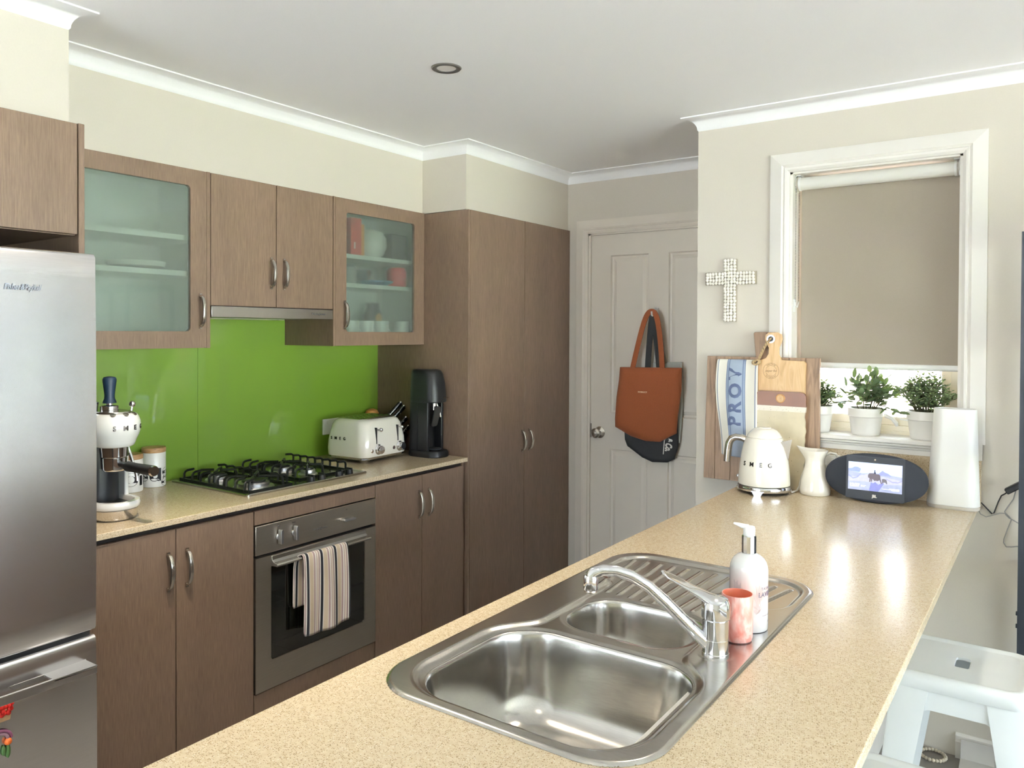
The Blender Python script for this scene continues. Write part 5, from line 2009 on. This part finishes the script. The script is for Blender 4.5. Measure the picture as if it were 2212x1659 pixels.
# cables to the shelf
BC = [(-.245, 3.160, .945), (-.225, 3.172, .932), (-.200, 3.176, .905), (-.1785, 3.178, .881), (-.172, 3.178, .885), (-.160, 3.176, .925), (-.151, 3.174, .948), (-.139, 3.165, .958), (-.134, 3.155, .966)]
tag(MB().tube(BC, .0022, 8).build('black_cable', BLACK, None), 'thin black power cable from the modem to the adaptor on the shelf', 'cable')
GC = [(-.235, 3.158, .908), (-.226, 3.166, .906), (-.219, 3.172, .893), (-.212, 3.176, .876), (-.195, 3.178, .868), (-.181, 3.178, .874), (-.155, 3.178, .886), (-.138, 3.178, .888), (-.126, 3.178, .876), (-.122, 3.178, .868), (-.132, 3.178, .835),
      (-.142, 3.178, .800), (-.143, 3.178, .786), (-.135, 3.178, .773), (-.120, 3.178, .775), (-.100, 3.178, .780)]
tag(MB().tube(GC, .0019, 8).build('grey_cable', mat('grey_cable_sheath', (150, 148, 146), .5), None), 'grey network cable looping down the wall from the modem', 'cable')
GC2 = [(-.108, 3.168, .985), (-.110, 3.172, .968), (-.116, 3.176, .940), (-.130, 3.178, .915), (-.141, 3.178, .894), (-.138, 3.176, .884), (-.128, 3.175, .874), (-.116, 3.174, .868), (-.100, 3.172, .860)]
tag(MB().tube(GC2, .0019, 8).build('grey_cable', mat('grey_cable_sheath', (150, 148, 146), .5), None), 'shorter grey cable hanging from the black shelf post beside the adaptor', 'cable')
t = thing('power_adaptor', 'black power adaptor hanging tilted at the black shelf post', 'adaptor', (-.115, 3.15, .985))
Ma = Matrix.Translation((-.112, 3.150, .985)) @ Matrix.Rotation(-.62, 4, 'Y')
MB().box(-.030, .026, -.016, .016, -.010, .010, M=Ma).build('adaptor_body', BLACK, t, bevel=.003)
MB().box(.024, .034, -.006, .006, -.004, .012, M=Ma).build('clip', BLACK, t, bevel=.002)

# ---------------- black shelving unit at the right edge
sh = thing('shelving_unit', 'tall black metal shelving unit at the right edge by the window wall', 'shelf', (.33, 2.98, 0))
BSTEEL = mat('black_steel', (38, 44, 54), .45, var=.08)
SHX0, SHX1, SHY0, SHY1, SHZ = -.0895, .76, 2.80, 3.15, 1.812
for xx in (SHX0, SHX1 - .024):
    for yy in (SHY0, SHY1 - .024):
        MB().box(xx, xx + .024, yy, yy + .024, 0, SHZ).build('post', BSTEEL, sh, smooth=False)
for z in (.32, .70, 1.08, 1.45, 1.788):
    b = MB()
    b.box(SHX0 + .002, SHX1 - .002, SHY0 + .002, SHY0 + .02, z, z + .022)
    b.box(SHX0 + .002, SHX1 - .002, SHY1 - .02, SHY1 - .002, z, z + .022)
    b.box(SHX0 + .002, SHX0 + .02, SHY0 + .02, SHY1 - .02, z, z + .022)
    b.box(SHX1 - .02, SHX1 - .002, SHY0 + .02, SHY1 - .02, z, z + .022)
    b.build('rail', BSTEEL, sh, smooth=False)
    MB().box(SHX0 + .026, SHX1 - .026, SHY0 + .004, SHY1 - .004, z + .022, z + .038).build('shelf_board', WAL, sh, smooth=False)
for z in (.617, .655):
    MB().box(SHX0 - .004, SHX0 + .006, SHY0 + .004, SHY0 + .018, z, z + .010).build('bolt', BSTEEL, sh, bevel=.001)

# ---------------- roller blind
bl = thing('roller_blind', 'taupe roller blind pulled most of the way down the kitchen window', 'blind', (-.56, YW + .05, 1.37))
RYc, RZc = YW + .050, 2.102
FX0, FX1 = -.846, -.2915
b = MB()
b.tube([(FX0 - .006, RYc, RZc), (FX1 + .006, RYc, RZc)], .0255, 28)
b.build('roll', mat('white_blind_backing', (228, 226, 220), .6, var=.01), bl)
MB().box(FX0, FX1, RYc + .022, RYc + .0235, 1.382, RZc).build('fabric', BLINDF, bl, smooth=False)
b = MB()
loops = []
for x in (FX0, FX1):
    loops.append([(x, RYc + .0225 + .008 * math.cos(a), 1.378 + .0115 * math.sin(a)) for a in [2 * PI * k / 14 for k in range(14)]])
b.loft(loops)
b.build('bottom_rail', WHITEPL, bl)
for x0, s_ in ((WX0 + .0105, 1), (WX1 - .0105, -1)):
    b = MB()
    xs_ = sorted((x0, x0 + s_ * .004))
    b.box(xs_[0], xs_[1], RYc - .022, RYc + .022, RZc - .030, 2.134)
    xs_ = sorted((x0, x0 + s_ * .022))
    b.box(xs_[0], xs_[1], RYc - .022, RYc + .022, 2.131, 2.134)
    b.tube([(x0 + s_ * .004, RYc, RZc), (x0 + s_ * .020, RYc, RZc)], .0275, 24)
    b.build('bracket', WHITEPL, bl)
    b = MB()
    b.tube([(x0 + s_ * .006, RYc - .002, RZc), (x0 + s_ * .012, RYc - .002, RZc)], .0290, 24)
    b.build('pulley', mat('clear_grey_plastic', (176, 168, 160), .3), bl)
bead = None
ch = []
for xx, yy in ((WX0 + .0165, RYc - .027), (WX0 + .0205, RYc + .006)):
    z = 2.09
    while z > 1.628:
        ch.append((xx, yy, z))
        z -= .0062
b = MB()
for c in ch:
    b.sphere(c, .0021, 6, 5)
o = b.build('bead_chain', mat('grey_chain_bead', (112, 108, 104), .4), bl)
o['kind'] = 'stuff'
b = MB()
b.box(WX0 + .0105, WX0 + .016, RYc - .032, RYc - .012, 1.590, 1.640)
b.tube([(WX0 + .0155, RYc - .027, 1.635), (WX0 + .018, RYc - .024, 1.615), (WX0 + .020, RYc - .010, 1.608), (WX0 + .022, RYc + .006, 1.630)], .0022, 6)
b.build('chain_holder', WHITEPL, bl)

# ---------------- potted plants on the sill
SOIL = mat('dark_soil', (70, 58, 44), .95, var=.3, scale=90)


def leafmat(name, c, tr):
    m, nt, bs = nodes_of(name)
    nz = noise(nt, 25, detail=2)
    cc = lin(c)
    r_ = ramp(nt, nz.outputs['Fac'], [(.3, tuple(v * .75 for v in cc)), (.7, tuple(v * 1.2 for v in cc))])
    nt.links.new(r_.outputs[0], bs.inputs['Base Color'])
    bs.inputs['Roughness'].default_value = .42
    out = nt.nodes['Material Output']
    tl = N(nt, 'ShaderNodeBsdfTranslucent')
    tl.inputs[0].default_value = (*lin(tr), 1)
    mx = N(nt, 'ShaderNodeMixShader')
    mx.inputs[0].default_value = .16
    nt.links.new(bs.outputs[0], mx.inputs[1])
    nt.links.new(tl.outputs[0], mx.inputs[2])
    nt.links.new(mx.outputs[0], out.inputs[0])
    return m


LEAF1 = leafmat('deep_green_leaf', (112, 132, 100), (120, 150, 60))
LEAF2 = leafmat('pale_green_leaf', (142, 162, 116), (150, 176, 84))
STEM = mat('brown_green_stem', (96, 92, 62), .7)


def pot(t, px, py):
    z = 1.1175
    loops = []
    prof = [(.046, 0), (.0485, .002), (.0505, .012), (.0580, .068), (.0590, .070), (.0625, .072), (.0645, .100), (.0645, .103), (.0620, .104), (.0600, .100), (.0585, .090)]
    MB().lathe(prof, (px, py, z), 40).build('pot', CERAMIC, t, angle=40)
    MB().lathe([(.058, .090), (.03, .094), (.001, .095)], (px, py, z), 24, cap=False).build('soil', SOIL, t)


def leaf_verts(M_, ln, wd):
    pts = [(0, 0, 0), (.25, .42, .02), (.55, .5, .05), (.85, .28, .04), (1, 0, 0), (.85, -.28, .04), (.55, -.5, .05), (.25, -.42, .02), (.3, 0, -.03), (.65, 0, -.02)]
    vs = [M_ @ Vector((p[0] * ln, p[1] * wd, p[2] * ln)) for p in pts]
    fs = [(0, 1, 8), (1, 2, 9, 8), (2, 3, 9), (3, 4, 9), (4, 5, 9), (5, 6, 9), (6, 7, 8, 9), (7, 0, 8)]
    return vs, fs


def orient(p, d, roll):
    d = d.normalized()
    s_ = d.cross(Vector((0, 0, 1)))
    if s_.length < .05:
        s_ = Vector((1, 0, 0))
    s_.normalize()
    u_ = s_.cross(d)
    M_ = Matrix(((d.x, s_.x, u_.x, p.x), (d.y, s_.y, u_.y, p.y), (d.z, s_.z, u_.z, p.z), (0, 0, 0, 1)))
    return M_ @ Matrix.Rotation(roll, 4, 'X')


PY = 3.228


def stems_of(px, n, hgt, spread, seed, zmul=1.0):
    rnd = random.Random(seed)
    out = []
    for k in range(n):
        a = rnd.uniform(0, 2 * PI)
        q = rnd.uniform(.1, 1.0) ** .7
        tip = Vector((px + spread * q * math.cos(a), PY + min(.085, spread * .8) * q * math.sin(a), 1.212 + hgt * (1 - .55 * q * q) * rnd.uniform(.75, 1.0)))
        base = Vector((px + .03 * q * math.cos(a), PY + .03 * q * math.sin(a), 1.208))
        mid = (base + tip) / 2 + Vector((0, 0, .015))
        out.append((base, mid, tip))
    return out, rnd


# the broad-leaved plant in the middle: each leaf a part
t = thing('potted_plant', 'middle potted plant on the sill with broad dark oval leaves', 'plant', (-.595, PY, 1.1175), group='white potted plants on the window sill')
pot(t, -.595, PY)
st, rnd = stems_of(-.595, 30, .150, .100, 5)
st += [(Vector((-.56, PY - .01, 1.205)), Vector((-.525, PY - .03, 1.235)), Vector((-.478, PY - .045, 1.215))), (Vector((-.62, PY, 1.205)), Vector((-.665, PY - .02, 1.245)), Vector((-.700, PY - .03, 1.235)))]
b = MB()
for s_ in st:
    b.tube(s_, .0012, 5)
b.build('stem', STEM, t)
lcount = 0
lmesh = {}
for s_ in st:
    n = rnd.randint(7, 9)
    for k in range(n):
        f = .25 + .75 * k / (n - 1)
        p = s_[0].lerp(s_[1], min(1, f * 2)) if f < .5 else s_[1].lerp(s_[2], f * 2 - 1)
        ax = (s_[2] - s_[1]).normalized()
        a = k * 2.4 + rnd.uniform(-.4, .4)
        d = Vector((math.cos(a), math.sin(a), 0)) * .9 + ax * (.5 if k < n - 1 else 2.0) + Vector((0, 0, rnd.uniform(-.35, .35)))
        vi = rnd.randint(0, 3)
        key = vi
        if key not in lmesh:
            vs, fs = leaf_verts(Matrix.Identity(4), .031 + .004 * vi, .0175 + .0015 * vi)
            lb = MB().add(vs, fs)
            o = lb.build('leaf', LEAF1 if vi else LEAF2, t, local=True, angle=180, merge=False)
            lmesh[key] = o.data
        else:
            o = bpy.data.objects.new('leaf', lmesh[key])
            COL.objects.link(o)
            o.parent = t
        if p.y > PY + .055:
            p.y = PY + .055
        o.matrix_local = orient(p - Vector((-.595, PY, 1.1175)), d, rnd.uniform(-.6, .6))
        lcount += 1


def fine_plant(label, px, seed, ln, wd, n, hgt, spread, mts):
    t = thing('potted_plant', label, 'plant', (px, PY, 1.1175), group='white potted plants on the window sill')
    pot(t, px, PY)
    st, rnd = stems_of(px, n, hgt, spread, seed)
    b = MB()
    lb = [MB(), MB()]
    for s_ in st:
        b.tube(s_, .0008, 4)
        m_ = rnd.randint(13, 18)
        for k in range(m_):
            f = .2 + .8 * k / (m_ - 1)
            p = s_[0].lerp(s_[1], min(1, f * 2)) if f < .5 else s_[1].lerp(s_[2], f * 2 - 1)
            a = k * 2.4 + rnd.uniform(-.5, .5)
            d = Vector((math.cos(a), math.sin(a), rnd.uniform(-.1, .8)))
            off = d.normalized() * rnd.uniform(0, .012)
            p = p + off
            p.y = max(min(p.y, PY + .075), PY - .062)
            vs, fs = leaf_verts(orient(p, d, rnd.uniform(-.8, .8)), ln * rnd.uniform(.7, 1.2), wd)
            lb[0 if rnd.random() < .65 else 1].add(vs, fs)
    b.build('stems', STEM, t)
    for q, m_ in zip(lb, mts):
        o = q.build('foliage', m_, t, angle=180, merge=False)
        o['kind'] = 'stuff'


fine_plant('right potted plant on the sill with fine bushy pale foliage', -.392, 11, .015, .0075, 150, .155, .105, (LEAF2, LEAF1))
fine_plant('left potted plant half hidden behind the walnut board', -.775, 23, .019, .010, 80, .115, .088, (LEAF1, LEAF2))

# ---------------- beaded cross
cr = thing('bead_cross', 'white wooden bead cross hanging on the wall beside the window', 'wall cross', (-1.1085, YW, 1.68))
BEADM = mat('off_white_bead', (238, 233, 224), .5, var=.04)
b = MB()
b.box(-1.134, -1.083, YW - .012, YW - .0005, 1.552, 1.810)
b.box(-1.215, -1.002, YW - .012, YW - .0005, 1.705, 1.757)
b.build('backing', mat('cross_backing', (168, 158, 142), .8), cr, smooth=False)
bm_ = None
spots = []
p_ = .0128
for i in range(4):
    for k in range(20):
        spots.append((-1.1277 + i * p_, 1.559 + k * .01295))
for i in range(6):
    for k in range(4):
        spots.append((-1.1277 - (i + 1) * p_, 1.7115 + k * .01295))
        spots.append((-1.0893 + (i + 1) * p_, 1.7115 + k * .01295))
for x, z in spots:
    if bm_ is None:
        o = MB().sphere((0, 0, 0), .0072, 12, 8).build('bead', BEADM, cr, local=True)
        bm_ = o.data
    else:
        o = bpy.data.objects.new('bead', bm_)
        COL.objects.link(o)
        o.parent = cr
    s_ = random.uniform(.92, 1.08)
    o.location = (x + 1.1085 + random.uniform(-.0012, .0012), -.0145 + random.uniform(-.0015, .001), z - 1.68 + random.uniform(-.0012, .0012))
    o.scale = (s_, s_, s_)

# ---------------- bags on the door hook
HK = Vector((-1.771, YD - .040, 1.602))
t = thing('door_hook', 'small white hook on the door carrying three tote bags', 'hook', HK)
b = MB()
b.box(HK.x - .012, HK.x + .012, YD + .004, YD + .0125, 1.585, 1.640)
b.tube([(HK.x, YD + .006, 1.600), (HK.x, YD - .030, 1.590), (HK.x, YD - .052, 1.600), (HK.x, YD - .056, 1.618)], .005, 8)
b.build('hook_body', WHITEPL, t)


def bag(name, label, outline, y0, depth, m, straps, strap_m=None):
    """soft flat bag: outline polygon in x-z, bulged front"""
    t = thing(name, label, 'bag', (sum(p[0] for p in outline) / len(outline), y0, min(p[1] for p in outline)), group='tote bags on the door hook')
    cx = sum(p[0] for p in outline) / len(outline)
    cz = sum(p[1] for p in outline) / len(outline)
    # densify outline
    pts = []
    n = len(outline)
    for i in range(n):
        a, c = outline[i], outline[(i + 1) % n]
        L = math.hypot(c[0] - a[0], c[1] - a[1])
        k = max(1, int(L / .02))
        for j in range(k):
            pts.append((a[0] + (c[0] - a[0]) * j / k, a[1] + (c[1] - a[1]) * j / k))
    b = MB()
    loops = []
    for f, dy in ((1.0, 0), (.995, .25), (.96, .55), (.85, .80), (.6, .95), (.3, 1.0)):
        lp = []
        for (x, z) in pts:
            xx, zz = cx + (x - cx) * f, cz + (z - cz) * f
            wv = .12 * math.sin(xx * 38 + zz * 9) * (1 - abs(f - .6)) + .08 * math.sin(zz * 30 - xx * 12)
            lp.append((xx, y0 - depth * (dy + wv * dy), zz))
        loops.append(lp)
    b.loft(loops, True, True)
    b.build('bag_body', m, t, angle=60)
    for sp_, wv in straps:
        b = MB()
        loops = []
        pp = [Vector(p) for p in sp_]
        # smooth
        for _ in range(2):
            q = [pp[0]]
            for a, c in zip(pp, pp[1:]):
                q += [a.lerp(c, .25), a.lerp(c, .75)]
            q.append(pp[-1])
            pp = q
        for i, p in enumerate(pp):
            d = (pp[min(i + 1, len(pp) - 1)] - pp[max(i - 1, 0)]).normalized()
            s_ = Vector((d.z, 0, -d.x)).normalized()
            loops.append([p + s_ * wv, p + s_ * wv + Vector((0, .004, 0)), p - s_ * wv + Vector((0, .004, 0)), p - s_ * wv])
        b.loft(loops)
        b.build('strap', strap_m or m, t, smooth=False)
    return t


TAN = mat('tan_canvas', (146, 78, 42), .85, var=.06, scale=220, bump=.25, bscale=420, sheen=.1)
BLK = mat('black_canvas', (48, 49, 52), .9, var=.1, scale=220, bump=.25, bscale=420)
GRY = mat('grey_canvas', (176, 178, 172), .9, var=.06, scale=200, bump=.2, bscale=400)
hz = 1.606
bag('grey_tote', 'pale grey tote bag at the back of the door hook', [(-1.78, 1.345), (-1.618, 1.350), (-1.612, 1.10), (-1.625, .92), (-1.75, .90), (-1.83, .95)], YD - .006, .012, GRY,
    [([(-1.745, YD - .012, 1.34), (-1.755, YD - .018, 1.47), (-1.768, YD - .030, 1.59), (-1.771, YD - .036, 1.605), (-1.768, YD - .038, 1.58), (-1.740, YD - .022, 1.46), (-1.712, YD - .012, 1.34)], .013)])
bt = bag('black_tote', 'black tote bag hanging behind the tan one, its bottom showing below', [(-1.955, 1.31), (-1.640, 1.31), (-1.632, 1.05), (-1.628, .905), (-1.650, .835), (-1.690, .812), (-1.775, .806), (-1.835, .826), (-1.925, .880), (-1.940, .915), (-1.945, 1.0)], YD - .020, .022, BLK,
         [([(-1.805, YD - .030, 1.30), (-1.795, YD - .032, 1.45), (-1.778, YD - .040, 1.585), (-1.771, YD - .044, 1.606), (-1.766, YD - .044, 1.58), (-1.75, YD - .034, 1.45), (-1.735, YD - .032, 1.30)], .016)])
tt = bag('tan_tote', 'rust tan canvas tote bag in front on the door hook', [(-1.958, 1.315), (-1.600, 1.322), (-1.603, 1.20), (-1.622, 1.06), (-1.628, .975), (-1.665, .955), (-1.720, .922), (-1.800, .920), (-1.890, .940), (-1.985, .985), (-1.987, 1.03), (-1.978, 1.15), (-1.965, 1.24)],
         YD - .046, .034, TAN,
         [([(-1.885, YD - .052, 1.300), (-1.862, YD - .052, 1.40), (-1.825, YD - .052, 1.54), (-1.800, YD - .052, 1.604), (-1.775, YD - .052, 1.622), (-1.752, YD - .052, 1.610), (-1.735, YD - .052, 1.56), (-1.718, YD - .052, 1.43), (-1.708, YD - .054, 1.300)], .0145)])
text('lettering', 'HOBUCY', .0115, mat('cream_print', (224, 196, 164), .6), tt, Matrix.Translation((-1.808, YD - .0835, 1.186)) @ FACE_NY, spacing=1.2, bold=.0003)
Mco = Matrix.Translation((-1.676, YD - .0445, .890)) @ FACE_NY @ Matrix.Rotation(-PI / 2 - .08, 4, 'Z')
PW = mat('white_print', (226, 224, 218), .6)
text('lettering', '& Co.', .050, PW, bt, Mco @ Matrix.Translation((-.022, 0, 0)), shear=.22, bold=.0028, sx=.62)
MB().box(-.060, .034, -.0275, -.0225, -.0002, .0002, M=Mco).build('underline', PW, bt, smooth=False)

# ---------------- stools
SZ = .66


def stool(label, sx, sy):
    t = thing('bar_stool', label, 'stool', (sx, sy, 0), group='white metal stools at the island')
    h = .153

    def L(hh, z, r_, n=6):
        return [(sx + p[0], sy + p[1], z) for p in rr(0, 0, hh, hh, r_, n)]
    n = 6
    b = MB()
    loops = [L(h - .004, SZ - .040, .040), L(h, SZ - .036, .042), L(h, SZ - .014, .042), L(h - .004, SZ - .004, .040), L(h - .013, SZ, .036), L(h - .022, SZ - .0005, .030), L(h - .028, SZ - .0045, .026), L(h - .034, SZ - .0045, .022)]
    N4 = 4 * (n + 1)
    # align: hole ring with the same count as the seat loops
    a0s = [math.atan2(p[1] - sy, p[0] - sx) for p in L(h, SZ, .04)]
    hole = [(sx + .019 * math.copysign(abs(math.cos(a)) ** .7, math.cos(a)), sy + .041 * math.copysign(abs(math.sin(a)) ** .7, math.sin(a))) for a in a0s]
    hole2 = [(sx + (x - sx) * 1.22, sy + (y - sy) * 1.28) for x, y in hole]
    loops += [[(x, y, SZ - .0045) for x, y in hole2], [(x, y, SZ - .0055) for x, y in hole], [(x, y, SZ - .012) for x, y in hole]]
    b.loft(loops, True, False)
    b.build('seat', STOOLW, t, angle=50)
    tops, bots = .128, .185
    zt = SZ - .036
    for cx, cy in ((-1, -1), (1, -1), (1, 1), (-1, 1)):
        b = MB()
        loops = []
        for f in (0, .03, .25, .5, .75, 1):
            z = zt * (1 - f) + .0
            o_ = tops + .018 + (bots - tops) * f
            wv = .085 * (1 - f) + .040 * f
            th = .004
            px, py = sx + cx * o_, sy + cy * o_
            rr_ = .012
            prof = [(0, wv), (0, rr_), (rr_ * .3, rr_ * .3), (rr_, 0), (wv, 0), (wv, th), (rr_ + th, th), (th, rr_ + th), (th, wv)]
            loops.append([(px - cx * u, py - cy * v, z) for u, v in prof])
        b.loft(loops)
        lg = b.build('leg', STOOLW, t, angle=40)
        MB().box(sx + cx * (bots + .018) - (.042 if cx > 0 else 0), sx + cx * (bots + .018) + (0 if cx > 0 else .042), sy + cy * (bots + .018) - (.042 if cy > 0 else 0), sy + cy * (bots + .018) + (0 if cy > 0 else .042), 0, .012).build('rubber_foot', BLACK, lg, bevel=.002)
    for (dx, dy) in ((0, -1), (0, 1), (1, 0), (-1, 0)):
        b = MB()
        prof = [(-.118, zt), (.118, zt), (.118, zt - .075), (.060, zt - .052), (-.060, zt - .052), (-.118, zt - .075)]
        o_ = .142
        if dx == 0:
            b.prism([(sx + p[0], p[1]) for p in prof], 'y', sy + dy * o_ - .002, sy + dy * o_ + .002)
        else:
            b.prism([(sy + p[0], p[1]) for p in prof], 'x', sx + dx * o_ - .002, sx + dx * o_ + .002)
        b.build('apron', STOOLW, t, smooth=False)
    for s_ in (1, -1):
        b = MB()
        e0 = Vector((sx - .13, sy - .13 * s_, zt - .085))
        e1 = Vector((sx + .13, sy + .13 * s_, zt - .085))
        md = (e0 + e1) / 2 + Vector((0, 0, .030))
        b.tube([e0, e0.lerp(md, .5) + Vector((0, 0, .008)), md, e1.lerp(md, .5) + Vector((0, 0, .008)), e1], .011, 8, flat=.3)
        b.build('brace', STOOLW, t)
    for (x0, y0, x1, y1) in ((-1, -1, 1, -1), (1, -1, 1, 1), (1, 1, -1, 1), (-1, 1, -1, -1)):
        q = .176
        b = MB()
        b.tube([(sx + x0 * q, sy + y0 * q, .20), (sx + x1 * q, sy + y1 * q, .20)], .009, 8, flat=.5)
        b.build('rung', STOOLW, t)
    return t


stool('white metal stool nearest the window wall, half under the worktop', -.190, 2.318)
stool('white metal stool nearest the camera, only the far seat edge showing', -.190, 1.562)

# things on the floor by the skirting
t = thing('bead_ring', 'small ring of pale beads lying on the floor by the skirting', 'bead ring', (-.345, 3.135, 0))
b = MB()
for k in range(22):
    a = 2 * PI * k / 22
    b.sphere((-.345 + .040 * math.cos(a), 3.130 + .040 * math.sin(a), .0065), .0064, 8, 6)
b.build('beads', mat('pale_wood_bead', (198, 186, 166), .6, var=.1), t)
t = thing('folded_card', 'folded pale card leaning on the skirting under the stool', 'card', (-.20, 3.15, 0))
b = MB()
b.add([(-.262, 3.163, .075), (-.160, 3.163, .075), (-.160, 3.150, .012), (-.262, 3.150, .012), (-.150, 3.085, .004), (-.262, 3.085, .004)], [(0, 1, 2, 3), (3, 2, 4, 5)])
o = b.build('sheet', mat('pale_card', (200, 196, 190), .8), t, smooth=False, merge=False)
so_ = o.modifiers.new('thickness', 'SOLIDIFY')
so_.thickness = .002
